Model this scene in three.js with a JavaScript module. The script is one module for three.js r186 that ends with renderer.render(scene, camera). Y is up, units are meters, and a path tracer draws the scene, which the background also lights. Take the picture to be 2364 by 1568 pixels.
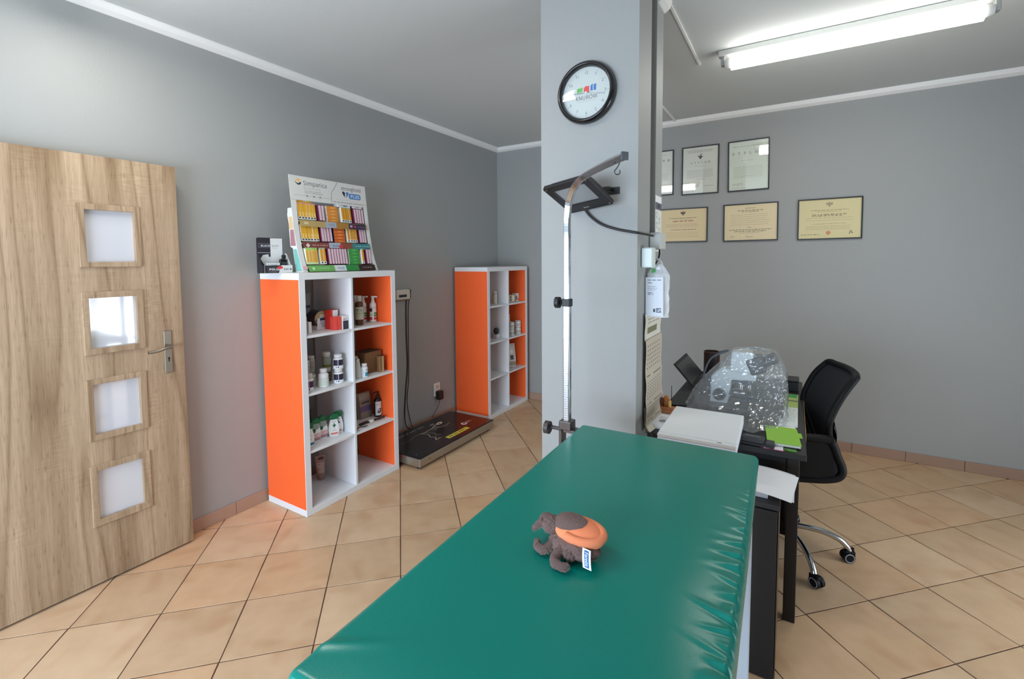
import * as THREE from 'three';
import { RoundedBoxGeometry } from 'three/addons/geometries/RoundedBoxGeometry.js';
import { mergeGeometries, mergeVertices } from 'three/addons/utils/BufferGeometryUtils.js';
import { RectAreaLightUniformsLib } from 'three/addons/lights/RectAreaLightUniformsLib.js';
import { ImprovedNoise } from 'three/addons/math/ImprovedNoise.js';

// ---------------------------------------------------------------- camera, sky, light, exposure
const scene = new THREE.Scene();
const F = 1080.27, W = 2364, HH = 1568;
const camera = new THREE.PerspectiveCamera(2 * Math.atan(HH / 2 / F) * 180 / Math.PI, W / HH, 0.05, 60);
camera.position.set(2.8873, 1.5397, 4.4813);
camera.rotation.set(-0.0617, 0.5426, -0.007, 'YXZ');
camera.setViewOffset(W, HH, 0, 117.3, W, HH);
const renderer = new THREE.WebGLRenderer({ antialias: true });
renderer.toneMapping = THREE.LinearToneMapping;
renderer.toneMappingExposure = 1.0;
renderer.shadowMap.enabled = true;
RectAreaLightUniformsLib.init();
scene.background = new THREE.Color(2.2, 2.5, 2.9);
const DAY_FRONT = 15, DAY_RIGHT = 4.2, TUBE = 34, TUBE2 = 48, GLOW = 11;
function areaLight(name, color, intensity, w, h, pos, to) {
  const l = new THREE.RectAreaLight(color, intensity, w, h);
  l.name = name; l.position.set(...pos); l.lookAt(...to); scene.add(l); return l;
}
areaLight('front_window_daylight', '#d0e2f8', DAY_FRONT, 2.3, 1.2, [1.55, 1.2, 5.98], [1.55, 1.2, 0]);
areaLight('right_window_daylight', '#e6f0f6', DAY_RIGHT, 1.5, 1.2, [4.88, 0.75, 2.2], [0, 0.75, 2.2]);

// ---------------------------------------------------------------- helpers
const noise = new ImprovedNoise();
let seed = 11;
const rnd = (a = 0, b = 1) => { seed = (seed * 1664525 + 1013904223) >>> 0; return a + (b - a) * seed / 4294967296; };
const V = (x, y, z) => new THREE.Vector3(x, y, z);
const used = {};
function numbered(n) { const k = used[n] = (used[n] ?? -1) + 1; return k ? n + '_' + String(k).padStart(3, '0') : n; }
function shade(m) { m.castShadow = m.receiveShadow = true; return m; }
function tag(o, label, category, group) { o.userData = { label, category }; if (group) o.userData.group = group; return o; }
function thing(name, label, category, pos = [0, 0, 0], ry = 0, group) {
  const o = new THREE.Group(); o.name = numbered(name); o.position.set(...pos); o.rotation.y = ry; scene.add(o);
  return tag(o, label, category, group);
}
function part(parent, name, geo, m, pos, rot) {
  const o = shade(new THREE.Mesh(geo, m)); o.name = name;
  if (pos) o.position.set(...pos);
  if (rot) o.rotation.set(...rot);
  parent.add(o); return o;
}
function single(name, label, category, geo, m, pos, rot, group) {
  const o = part(scene, numbered(name), geo, m, pos, rot); return tag(o, label, category, group);
}
function struct(name, label, geo, m, pos) {
  const o = geo ? shade(new THREE.Mesh(geo, m)) : new THREE.Group(); o.name = name; if (pos) o.position.set(...pos);
  o.userData = { label, kind: 'structure' }; scene.add(o); return o;
}
const mats = {};
function M(color, roughness = 0.6, extra = {}) {
  const k = JSON.stringify([color, roughness, Object.keys(extra).map((e) => extra[e]?.uuid ?? extra[e])]);
  return mats[k] ??= new THREE.MeshPhysicalMaterial({ color, roughness, ...extra });
}
const box = (w, h, d, r = 0.002) => new RoundedBoxGeometry(w, h, d, 2, Math.min(r, w / 2.01, h / 2.01, d / 2.01));
const bx = (w, h, d, x = 0, y = 0, z = 0) => new THREE.BoxGeometry(w, h, d).translate(x, y, z);
const cyl = (r1, r2, h, n = 24) => new THREE.CylinderGeometry(r1, r2, h, n);
const lathe = (pts, n = 28) => new THREE.LatheGeometry(pts.map(([x, y]) => new THREE.Vector2(x, y)), n);
function tube(pts, r, n = 40, s = 8, closed = false) {
  return new THREE.TubeGeometry(new THREE.CatmullRomCurve3(pts.map((p) => V(...p)), closed), n, r, s, closed);
}
const merge = (a) => mergeGeometries(a.map((g) => (g.index ? g.toNonIndexed() : g)));
function canvasTex(w, h, draw, srgb = true) {
  const c = document.createElement('canvas'); c.width = w; c.height = h;
  const g = c.getContext('2d'); draw(g, w, h);
  const t = new THREE.CanvasTexture(c); if (srgb) t.colorSpace = THREE.SRGBColorSpace;
  t.wrapS = t.wrapT = THREE.RepeatWrapping; t.magFilter = THREE.LinearFilter; return t;
}
const T = (map, roughness = 0.55, extra = {}) => new THREE.MeshPhysicalMaterial({ map, roughness, ...extra });
function text(g, s, x, y, px, color = '#222', font = 'sans-serif', weight = '', align = 'left') {
  g.fillStyle = color; g.font = `${weight} ${px}px ${font}`; g.textAlign = align; g.textBaseline = 'middle'; g.fillText(s, x, y);
}
function rr(g, x, y, w, h, r, fill) { g.fillStyle = fill; g.beginPath(); g.roundRect(x, y, w, h, r); g.fill(); }
function scribble(g, x, y, w, n, lh, color, th = 2, ragged = 0.25) {
  g.fillStyle = color;
  for (let i = 0; i < n; i++) {
    let cx = x; const end = x + w * (1 - rnd(0, ragged));
    while (cx < end) { const l = rnd(th * 2, th * 8); g.fillRect(cx, y + i * lh, Math.min(l, end - cx), th); cx += l + th * 1.5; }
  }
}
function sheetGeo(nx, ny, f) { // a grid surface f(u,v) -> Vector3
  const pos = [], uv = [], idx = [];
  for (let j = 0; j <= ny; j++) for (let i = 0; i <= nx; i++) { const p = f(i / nx, j / ny); pos.push(p.x, p.y, p.z); uv.push(i / nx, j / ny); }
  for (let j = 0; j < ny; j++) for (let i = 0; i < nx; i++) { const a = j * (nx + 1) + i, b = a + 1, c = a + nx + 1, d = c + 1; idx.push(a, b, d, a, d, c); }
  const g = new THREE.BufferGeometry();
  g.setAttribute('position', new THREE.Float32BufferAttribute(pos, 3)); g.setAttribute('uv', new THREE.Float32BufferAttribute(uv, 2));
  g.setIndex(idx); g.computeVertexNormals(); return g;
}
function extr(shapePts, depth, bevel = 0) {
  const s = new THREE.Shape(shapePts.map(([x, y]) => new THREE.Vector2(x, y)));
  return new THREE.ExtrudeGeometry(s, { depth, bevelEnabled: bevel > 0, bevelSize: bevel, bevelThickness: bevel, bevelSegments: 2, steps: 1 });
}
function roundRectShape(w, h, r) {
  const s = new THREE.Shape(), x = -w / 2, y = -h / 2;
  s.moveTo(x + r, y); s.lineTo(x + w - r, y); s.quadraticCurveTo(x + w, y, x + w, y + r); s.lineTo(x + w, y + h - r); s.quadraticCurveTo(x + w, y + h, x + w - r, y + h);
  s.lineTo(x + r, y + h); s.quadraticCurveTo(x, y + h, x, y + h - r); s.lineTo(x, y + r); s.quadraticCurveTo(x, y, x + r, y); return s;
}

// ---------------------------------------------------------------- common materials
const wallBump = canvasTex(512, 512, (g, w, h) => {
  const d = g.createImageData(w, h);
  for (let y = 0; y < h; y++) for (let x = 0; x < w; x++) {
    const a = 2 * Math.PI * x / w, b = 2 * Math.PI * y / h;
    const n = noise.noise(Math.cos(a) * 9 + 20, Math.sin(a) * 9, Math.cos(b) * 9) * 0.5 + noise.noise(Math.sin(b) * 22, Math.cos(a) * 22, Math.sin(a) * 22 + 5) * 0.5;
    const v = 128 + n * 80 + rnd(-22, 22), i = (y * w + x) * 4; d.data[i] = d.data[i + 1] = d.data[i + 2] = v; d.data[i + 3] = 255;
  }
  g.putImageData(d, 0, 0);
}, false);
wallBump.repeat.set(2, 2);
const WALL = new THREE.MeshPhysicalMaterial({ color: '#9c9e9c', roughness: 0.62, bumpMap: wallBump, bumpScale: 0.0006 });
const CEIL = new THREE.MeshPhysicalMaterial({ color: '#c6cac8', roughness: 0.85, bumpMap: wallBump, bumpScale: 0.0006 });
const COVE = M('#e9e9e6', 0.6);
const WHITE = M('#e6e8ea', 0.4), BLACK = M('#141518', 0.5), BLACKGLOSS = M('#101114', 0.18), CHROME = M('#c4c7cb', 0.16, { metalness: 1 });
const STEEL = M('#b3aea4', 0.32, { metalness: 0.9 });
const ORANGE = M('#ff6a30', 0.5);
const GLASS = new THREE.MeshPhysicalMaterial({ color: '#ffffff', roughness: 0.02, transmission: 1, thickness: 0, ior: 1.5 });
const PICGLASS = new THREE.MeshPhysicalMaterial({ color: '#ffffff', roughness: 0.02, transmission: 1, thickness: 0, ior: 1.75 });
const PAPER = M('#f1f1ee', 0.8);
// planar uv in metres for box-like structure pieces
function metreUV(g) {
  const p = g.attributes.position, n = g.attributes.normal, uv = [];
  for (let i = 0; i < p.count; i++) {
    const ax = Math.abs(n.getX(i)), ay = Math.abs(n.getY(i)), az = Math.abs(n.getZ(i));
    if (ax > ay && ax > az) uv.push(p.getZ(i), p.getY(i)); else if (ay > az) uv.push(p.getX(i), p.getZ(i)); else uv.push(p.getX(i), p.getY(i));
  }
  g.setAttribute('uv', new THREE.Float32BufferAttribute(uv, 2)); return g;
}

// ---------------------------------------------------------------- room shell
const RX = 4.9, RZ = 6.0, CH = 2.785, TH = 0.2;
struct('wall_left', 'grey painted long wall behind the open door and the shelf units', metreUV(bx(TH, CH + 0.2, RZ + 2 * TH, -TH / 2, CH / 2, RZ / 2)), WALL);
struct('wall_back', 'grey painted wall carrying the framed diplomas', metreUV(bx(RX + TH * 2, CH + 0.2, TH, RX / 2, CH / 2, -TH / 2)), WALL);
// right wall with a low wide window, front wall with a big window
struct('wall_right', 'grey wall at the right with a low wide window', metreUV(merge([
  bx(TH, CH, 1.45, RX + TH / 2, CH / 2, 0.725), bx(TH, CH, RZ - 2.95, RX + TH / 2, CH / 2, (RZ + 2.95) / 2),
  bx(TH, 0.15, 1.5, RX + TH / 2, 0.075, 2.2), bx(TH, CH - 1.35, 1.5, RX + TH / 2, (CH + 1.35) / 2, 2.2)])), WALL);
struct('wall_front', 'grey wall behind the viewer with a large window', metreUV(merge([
  bx(0.4, CH, TH, 0.2, CH / 2, RZ + TH / 2), bx(RX - 2.7, CH, TH, (RX + 2.7) / 2, CH / 2, RZ + TH / 2),
  bx(2.3, 0.6, TH, 1.55, 0.3, RZ + TH / 2), bx(2.3, CH - 1.8, TH, 1.55, (CH + 1.8) / 2, RZ + TH / 2)])), WALL);
struct('ceiling', 'white plastered ceiling', metreUV(bx(RX + 2 * TH, TH, RZ + 2 * TH, RX / 2, CH + TH / 2, RZ / 2)), CEIL);
function windowUnit(n, label, w, h, pos, ry) {
  const o = struct('window_' + n, label); o.position.set(...pos); o.rotation.y = ry; const fr = M('#f2f2f2', 0.35);
  for (const s of [-1, 1]) { part(o, 'window_frame', box(0.06, h, 0.07, 0.004), fr, [s * (w / 2 - 0.03), 0, 0]); part(o, 'window_frame', box(w - 0.12, 0.06, 0.07, 0.004), fr, [0, s * (h / 2 - 0.03), 0]); }
  part(o, 'window_frame', box(0.07, h - 0.12, 0.07, 0.004), fr);
  for (const s of [-1, 1]) part(o, 'glass_pane', new THREE.BoxGeometry(w / 2 - 0.1, h - 0.12, 0.006), GLASS, [s * (w / 4 - 0.015), 0, 0]);
}
windowUnit(1, 'large white framed window behind the viewer', 2.3, 1.2, [1.55, 1.2, RZ + 0.1], 0);
windowUnit(2, 'low wide white framed window in the right wall', 1.5, 1.2, [RX + 0.1, 0.75, 2.2], Math.PI / 2);

// floor: bed + one mesh per tile, laid diagonally
const tileTex = [0, 1, 2, 3].map((k) => canvasTex(512, 512, (g, w, h) => {
  const d = g.createImageData(w, h), o = k * 37.7;
  for (let y = 0; y < h; y++) for (let x = 0; x < w; x++) {
    const u = x / w, v = y / h, e = Math.min(u, v, 1 - u, 1 - v);
    let n = noise.noise(u * 3 + o, v * 3, 1.3) * 0.6 + noise.noise(u * 8 + o, v * 8, 4.1) * 0.3 + noise.noise(u * 30, v * 30 + o, 2) * 0.14;
    const blot = Math.max(0, noise.noise(u * 2.3 + o * 2, v * 4.4, 7.7) - 0.12) * 1.6;            // rust-brown glaze clouding printed on the tile
    const rim = Math.max(0, 1 - e / 0.09) * Math.max(0, noise.noise(u * 6 + o, v * 6 + o, 3.3) + 0.25) * 0.55;
    const t = Math.min(1, blot + rim), i = (y * w + x) * 4, f = rnd(-4, 4);
    d.data[i] = 207 + n * 11 - t * 12 + f; d.data[i + 1] = 176 + n * 12 - t * 17 + f; d.data[i + 2] = 142 + n * 12 - t * 18 + f; d.data[i + 3] = 255;
  }
  g.putImageData(d, 0, 0);
}));
const tileMats = []; for (const t of tileTex) for (const c of ['#ffffff', '#f4f1ee', '#fbf3ec']) tileMats.push(new THREE.MeshPhysicalMaterial({ map: t, color: c, roughness: 0.42, specularIntensity: 0.8 }));
const floor = struct('floor', 'floor of square beige ceramic tiles laid diagonally', bx(RX + 2 * TH, 0.1, RZ + 2 * TH, RX / 2, -0.0518, RZ / 2), M('#553c2c', 0.9));
{
  const TS = 0.3408, th = 0.7772, e1 = [Math.cos(th) * TS, -Math.sin(th) * TS], e2 = [Math.sin(th) * TS, Math.cos(th) * TS], g0 = [0.312, 2.8758], gap = 0.0025 / TS;
  const clip = (poly) => {
    for (const [ax, s, lim] of [[0, 1, 0.001], [0, -1, RX - 0.001], [1, 1, 0.001], [1, -1, RZ - 0.001]]) {
      const out = [], inside = (p) => s * (p[ax] - lim) >= 0;
      for (let i = 0; i < poly.length; i++) {
        const a = poly[i], b = poly[(i + 1) % poly.length];
        if (inside(a)) out.push(a);
        if (inside(a) !== inside(b)) { const t = (lim - a[ax]) / (b[ax] - a[ax]); out.push(a.map((v, k) => v + (b[k] - v) * t)); }
      }
      poly = out; if (poly.length < 3) return [];
    }
    return poly;
  };
  for (let i = -16; i < 24; i++) for (let j = -16; j < 24; j++) {
    const q = [[gap, gap], [1 - gap, gap], [1 - gap, 1 - gap], [gap, 1 - gap]].map(([a, b]) => [g0[0] + (i + a) * e1[0] + (j + b) * e2[0], g0[1] + (i + a) * e1[1] + (j + b) * e2[1], a, b]);
    const p = clip(q); if (p.length < 3) continue;
    let area = 0; for (let k = 0; k < p.length; k++) { const a = p[k], b = p[(k + 1) % p.length]; area += a[0] * b[1] - b[0] * a[1]; }
    if (Math.abs(area) < 0.004) continue;
    const cx = p.reduce((s, v) => s + v[0], 0) / p.length, cz = p.reduce((s, v) => s + v[1], 0) / p.length, n = p.length, lift = rnd(-0.0004, 0);
    const pos = [], uv = [], idx = [];
    const rot = Math.floor(rnd(0, 4)), turn = (u, v) => [[u, v], [1 - v, u], [1 - u, 1 - v], [v, 1 - u]][rot];
    const ring = (inset, y) => p.forEach((v) => { const l = Math.hypot(v[0] - cx, v[1] - cz), s = 1 - inset / l; pos.push(cx + (v[0] - cx) * s, y, cz + (v[1] - cz) * s); uv.push(...turn(v[2], v[3])); });
    ring(0.0014, lift); ring(0.0014, lift); ring(0, lift - 0.0008); ring(0, -0.006);
    for (let k = 1; k < n - 1; k++) idx.push(0, k + 1, k);
    for (let r = 1; r < 3; r++) for (let k = 0; k < n; k++) { const a = r * n + k, b = r * n + (k + 1) % n, c = a + n, dd = b + n; idx.push(a, b, dd, a, dd, c); }
    const g = new THREE.BufferGeometry(); g.setAttribute('position', new THREE.Float32BufferAttribute(pos, 3)); g.setAttribute('uv', new THREE.Float32BufferAttribute(uv, 2)); g.setIndex(idx); g.computeVertexNormals();
    part(floor, 'tile', g, tileMats[Math.floor(rnd(0, tileMats.length))]);
  }
}
// coving and skirting
const trimGeo = (len) => extr([[0, 0], [0, -0.046], [0.006, -0.046], [0.03, -0.03], [0.04, -0.008], [0.04, 0]], len);
const coveL = struct('trim_1', 'white coving along the top of the long grey wall', trimGeo(RZ), COVE, [0, CH, 0]);
const coveB = struct('trim_2', 'white coving along the top of the diploma wall', trimGeo(RX), COVE); coveB.rotation.y = -Math.PI / 2; coveB.scale.x = 1; coveB.geometry = extr([[0, 0], [0, -0.046], [-0.006, -0.046], [-0.03, -0.03], [-0.04, -0.008], [-0.04, 0]].reverse(), RX); coveB.rotation.y = Math.PI / 2; coveB.position.set(0, CH, 0);
const SK = ['#a38570', '#9c7e6b', '#a88b76'].map((c) => M(c, 0.5));
function skirting(name, label, from, len, dir) {
  const o = struct(name, label); o.position.set(...from); const n = Math.ceil(len / 0.33);
  for (let i = 0; i < n; i++) { const l = Math.min(0.33, len - i * 0.33); if (l < 0.02) continue; part(o, 'tile', dir === 'x' ? box(l - 0.002, 0.075, 0.01, 0.003) : box(0.01, 0.075, l - 0.002, 0.003), SK[Math.floor(rnd(0, 3))], dir === 'x' ? [i * 0.33 + l / 2, 0.0375, 0.005] : [0.005, 0.0375, i * 0.33 + l / 2]); }
}
skirting('baseboard_left', 'brown ceramic skirting tiles along the long grey wall', [0, 0, 0.012], RZ - 0.02, 'z');
skirting('baseboard_back', 'brown ceramic skirting tiles along the diploma wall', [0.012, 0, 0], RX - 0.02, 'x');

// pillar with a deep vertical groove in its right flank
const PX0 = 1.847, PX1 = 2.309, PZ0 = 2.067, PZ1 = 2.479;
{
  const g = extr([[PX0, -PZ1], [PX1, -PZ1], [PX1, -2.284], [PX1 - 0.06, -2.284], [PX1 - 0.06, -2.19], [PX1, -2.19], [PX1, -PZ0], [PX0, -PZ0]], CH).rotateX(-Math.PI / 2);
  g.computeVertexNormals();
  struct('pillar', 'square grey pillar carrying the clock and the floodlight, with a dark groove in its side', metreUV(g), WALL);
  struct('trim_3', 'white coving at the top of the pillar flank', extr([[0, 0], [0, -0.05], [0.006, -0.05], [0.03, -0.034], [0.04, -0.008], [0.04, 0]], 0.12), COVE, [PX1, CH, PZ0]);
}
struct('trim_4', 'thin white cable duct on the ceiling leading to the tube lamp', box(0.014, 0.012, 0.88, 0.002), COVE, [2.336, CH - 0.006, 1.655]);
struct('trim_5', 'thin white cable duct on the ceiling ending at the diploma wall', box(0.016, 0.014, 0.5, 0.002), COVE, [1.935, CH - 0.007, 0.25]);

// ---------------------------------------------------------------- tube lamps
function tubeLamp(label, x0, x1, z, power, sub) {
  const L = x1 - x0, cx = (x0 + x1) / 2, o = thing('tube_lamp', label, 'lamp', [cx, 0, z]);
  part(o, 'housing', box(L + 0.14, 0.035, 0.055, 0.006), M('#c9c9c4', 0.5), [0, CH - 0.019, 0]);
  const glow = new THREE.MeshPhysicalMaterial({ color: '#ffffff', roughness: 0.4, emissive: '#fffdf6', emissiveIntensity: GLOW });
  part(o, 'tube', cyl(0.04, 0.04, L, 28).rotateZ(Math.PI / 2), glow, [0, CH - 0.08, 0]);
  for (const s of [-1, 1]) { part(o, 'end_cap', cyl(0.024, 0.03, 0.035, 20).rotateZ(s * -Math.PI / 2), M('#b9bab6', 0.5), [s * (L / 2 + 0.0175), CH - 0.078, 0]); part(o, 'bracket', box(0.02, 0.06, 0.04, 0.004), M('#8f9090', 0.5), [s * (L / 2 + 0.045), CH - 0.06, 0]); }
  areaLight(sub, '#fffaf0', power, L, 0.06, [cx, CH - 0.124, z], [cx, 0, z]);
}
tubeLamp('glowing fluorescent tube lamp on the ceiling in front of the diplomas', 2.533, 3.632, 1.335, TUBE, 'tube_lamp_light');
tubeLamp('fluorescent tube lamp on the ceiling over the open door side', 0.28, 1.48, 3.65, TUBE2, 'tube_lamp_light_second');

// ---------------------------------------------------------------- door (open, standing against the left wall)
const oakTex = canvasTex(1024, 2048, (g, w, h) => {
  const d = g.createImageData(w, h);
  for (let y = 0; y < h; y++) for (let x = 0; x < w; x++) {
    const u = x / w, v = y / h;
    const band = noise.noise(u * 7, 0.3 * v, 1) , warp = noise.noise(u * 3, v * 1.6, 9) * 0.09;
    const grain = noise.noise((u + warp * 0.3) * 34, v * 1.7, 3), fine = noise.noise(u * 150, v * 9, 5) + 0.8 * noise.noise(u * 330, v * 26, 31), saw = noise.noise(u * 14 + warp * 20, v * 190 + warp * 9, 8) * Math.max(0, noise.noise(u * 7 + 3, v * 9, 12) - 0.02), pore = Math.max(0, noise.noise(u * 240, v * 34, 17) - 0.32);
    const vein = Math.pow(Math.max(0, 1 - Math.abs(noise.noise((u + warp) * 11, v * 0.9, 20)) * 6), 2);
    const n = band * 20 + grain * 13 + fine * 11 + saw * 24 - vein * 30 - pore * 70, i = (y * w + x) * 4;
    d.data[i] = 168 + n; d.data[i + 1] = 144 + n * 1.02; d.data[i + 2] = 116 + n * 1.0; d.data[i + 3] = 255;
  }
  g.putImageData(d, 0, 0);
});
{
  const DX = 0, zr = 0, zl = 0.858, Z = 3.262, h0 = 0.012, h1 = 2.037;
  const o = struct('door_1', 'light oak door with four square milky panes, standing open against the grey wall'); o.position.set(0.09, 0, Z); o.rotation.y = -0.01;
  const oak = T(oakTex, 0.5);
  const holes = [[3.4515, 3.642, 1.541, 1.787], [3.459, 3.6455, 1.135, 1.3765], [3.464, 3.649, 0.7275, 0.969], [3.471, 3.652, 0.319, 0.5575]].map(([a, b, c, d]) => [a - Z, b - Z, c, d]);
  const outer = [[3.43, 3.664, 1.521, 1.811], [3.4335, 3.667, 1.111, 1.401], [3.438, 3.6685, 0.703, 0.991], [3.442, 3.675, 0.2915, 0.581]].map(([a, b, c, d]) => [a - Z, b - Z, c, d]);
  const s = new THREE.Shape([V(-zl, h0), V(-zr, h0), V(-zr, h1), V(-zl, h1)].map((p) => new THREE.Vector2(p.x, p.y)));
  for (const [a, b, c, d] of holes) s.holes.push(new THREE.Path([new THREE.Vector2(-b, c), new THREE.Vector2(-b, d), new THREE.Vector2(-a, d), new THREE.Vector2(-a, c)]));
  const g = new THREE.ExtrudeGeometry(s, { depth: 0.04, bevelEnabled: false });
  const p = g.attributes.position, uv = []; for (let i = 0; i < p.count; i++) uv.push((p.getX(i) + zl) / (zl - zr) * 0.93, p.getY(i) / 2.05); g.setAttribute('uv', new THREE.Float32BufferAttribute(uv, 2));
  g.rotateY(Math.PI / 2);
  part(o, 'door_leaf', g, oak, [DX - 0.04, 0, 0]);
  part(o, 'edge_band', box(0.038, h1 - h0 - 0.004, 0.003, 0.001), M('#b79a77', 0.6), [DX - 0.02, (h0 + h1) / 2, zr - 0.0015]);
  const milky = new THREE.MeshPhysicalMaterial({ color: '#cfd0d6', roughness: 0.05, ior: 2.2 });
  holes.forEach((q, k) => {
    const [a, b, c, d] = q, [A, B, C, D] = outer[k];
    const f = new THREE.Shape([[-B, C], [-A, C], [-A, D], [-B, D]].map((e) => new THREE.Vector2(...e)));
    f.holes.push(new THREE.Path([[-b, c], [-b, d], [-a, d], [-a, c]].map((e) => new THREE.Vector2(...e))));
    const fg = new THREE.ExtrudeGeometry(f, { depth: 0.006, bevelEnabled: true, bevelSize: 0.002, bevelThickness: 0.003, bevelSegments: 2 });
    const fp = fg.attributes.position, fu = []; for (let i = 0; i < fp.count; i++) fu.push((fp.getX(i) + zl) * 1.2 + k * 0.23, fp.getY(i) * 0.5); fg.setAttribute('uv', new THREE.Float32BufferAttribute(fu, 2));
    fg.rotateY(Math.PI / 2);
    part(o, 'pane_frame', fg, oak, [DX, 0, 0]);
    part(o, 'glass_pane', box(0.006, d - c + 0.01, b - a + 0.01, 0.001), milky, [DX - 0.018, (c + d) / 2, (a + b) / 2]);
  });
  const brass = M('#8f8577', 0.35, { metalness: 0.8 });
  const hd = part(o, 'handle_plate', box(0.006, 0.222, 0.036, 0.003), brass, [DX + 0.003, 1.072, 3.334 - Z]);
  part(hd, 'lever', merge([cyl(0.009, 0.009, 0.05, 14).rotateZ(Math.PI / 2).translate(0.025, 0.03, 0), tube([[0.05, 0.03, 0], [0.052, 0.028, 0.03], [0.05, 0.018, 0.07], [0.046, 0.016, 0.105]], 0.008, 24, 8)]), brass);
  part(hd, 'keyhole', merge([cyl(0.005, 0.005, 0.004, 12).rotateZ(Math.PI / 2).translate(0.003, -0.033, 0), bx(0.004, 0.016, 0.005, 0.003, -0.043, 0)]), BLACK);
}

// ---------------------------------------------------------------- shelf units
const SW = 0.7685, SH = 1.47, SD = 0.39, SX = 0.026, S1 = 2.789, S2 = 0.829;
const LV = [0.04, 0.3915, 0.743, 1.0945, 1.47];
function shelfUnit(label, z) {
  const o = thing('shelf_unit', label, 'shelf', [SX, 0, z], Math.PI / 2, 'white and orange cube shelf units');
  part(o, 'top_board', box(SW, 0.04, SD, 0.0015), WHITE, [SW / 2, SH - 0.02, SD / 2]);
  part(o, 'bottom_board', box(SW, 0.04, SD, 0.0015), WHITE, [SW / 2, 0.02, SD / 2]);
  for (const x of [0.02, SW - 0.02]) {
    const s = part(o, 'side_panel', box(0.039, SH - 0.08, SD - 0.004, 0.001), ORANGE, [x, SH / 2, SD / 2 - 0.002]);
    part(s, 'edge_strip', box(0.0395, SH - 0.08, 0.004, 0.001), WHITE, [0, 0, SD / 2]);
  }
  part(o, 'divider', box(0.016, SH - 0.08, SD - 0.004, 0.001), WHITE, [SW / 2, SH / 2, SD / 2 - 0.002]);
  const w = (SW - 0.078 - 0.016) / 2;
  for (let k = 1; k < 4; k++) for (const s of [-1, 1]) part(o, 'shelf_board', box(w, 0.016, SD - 0.006, 0.001), WHITE, [SW / 2 + s * (w / 2 + 0.008), LV[k] - 0.008, SD / 2 - 0.003]);
}
shelfUnit('white and orange cube shelf unit topped by the medicine counter display', S1);
shelfUnit('white and orange cube shelf unit in the room corner beyond the floor scale', S2);

// ---------------------------------------------------------------- generic products (front = +z of the group)
const FACE = Math.PI / 2 - 0.35;
function labelTex(w, h, bg, draw) { return canvasTex(w, h, (g) => { g.fillStyle = bg; g.fillRect(0, 0, w, h); draw?.(g, w, h); }); }
function band(r, y0, y1, half = 1.4) { return new THREE.CylinderGeometry(r, r, y1 - y0, 24, 1, true, -half, half * 2).translate(0, (y0 + y1) / 2, 0); }
function jar(name, label, cat, pos, r, h, body, cap, opt = {}) {
  const o = thing(name, label, cat, pos, opt.ry ?? FACE, opt.group), n = opt.neck ?? 0.72, ch = opt.cap ?? 0.22;
  const yb = h * (1 - ch);
  part(o, 'body', lathe([[0, 0], [r * 0.94, 0], [r, r * 0.1], [r, yb - r * (1 - n) * 1.1], [r * 0.96, yb - r * (1 - n) * 0.7], [r * n, yb - 0.002], [r * n, yb + 0.002], [0, yb + 0.002]]), body);
  part(o, 'cap', lathe([[0, yb], [r * (n + 0.08), yb], [r * (n + 0.08), h - 0.003], [r * (n + 0.04), h], [0, h]]), cap);
  if (opt.tex) part(o, 'label', band(r + 0.0006, h * (opt.l0 ?? 0.08), h * (opt.l1 ?? 0.62)), opt.tex);
  return o;
}
const CREAM = M('#d9d6cd', 0.5), PLW = M('#eceeee', 0.35), AMBER = M('#5a3210', 0.12, { clearcoat: 0.6 }), GREENCAP = M('#0d6b3c', 0.35), INK = '#3b3b40';
function carton(name, label, cat, pos, w, h, d, m, opt = {}) {
  const o = thing(name, label, cat, pos, opt.ry ?? Math.PI / 2, opt.group);
  part(o, opt.tex ? 'body' : 'carton_body', box(w, h, d, 0.001), m, [0, h / 2, 0]);
  if (opt.tex) part(o, 'front_print', new THREE.PlaneGeometry(w * 0.98, h * 0.98), opt.tex, [0, h / 2, d / 2 + 0.0006]);
  if (opt.flap) part(o, 'lid_flap', box(w * 0.98, 0.002, d * 0.98, 0.0005), opt.flap, [0, h + 0.001, 0]);
  if (opt.side) part(o, 'side_print', new THREE.PlaneGeometry(d * 0.98, h * 0.98).rotateY(-Math.PI / 2), opt.side, [-w / 2 - 0.0006, h / 2, 0]);
  return o;
}

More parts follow.
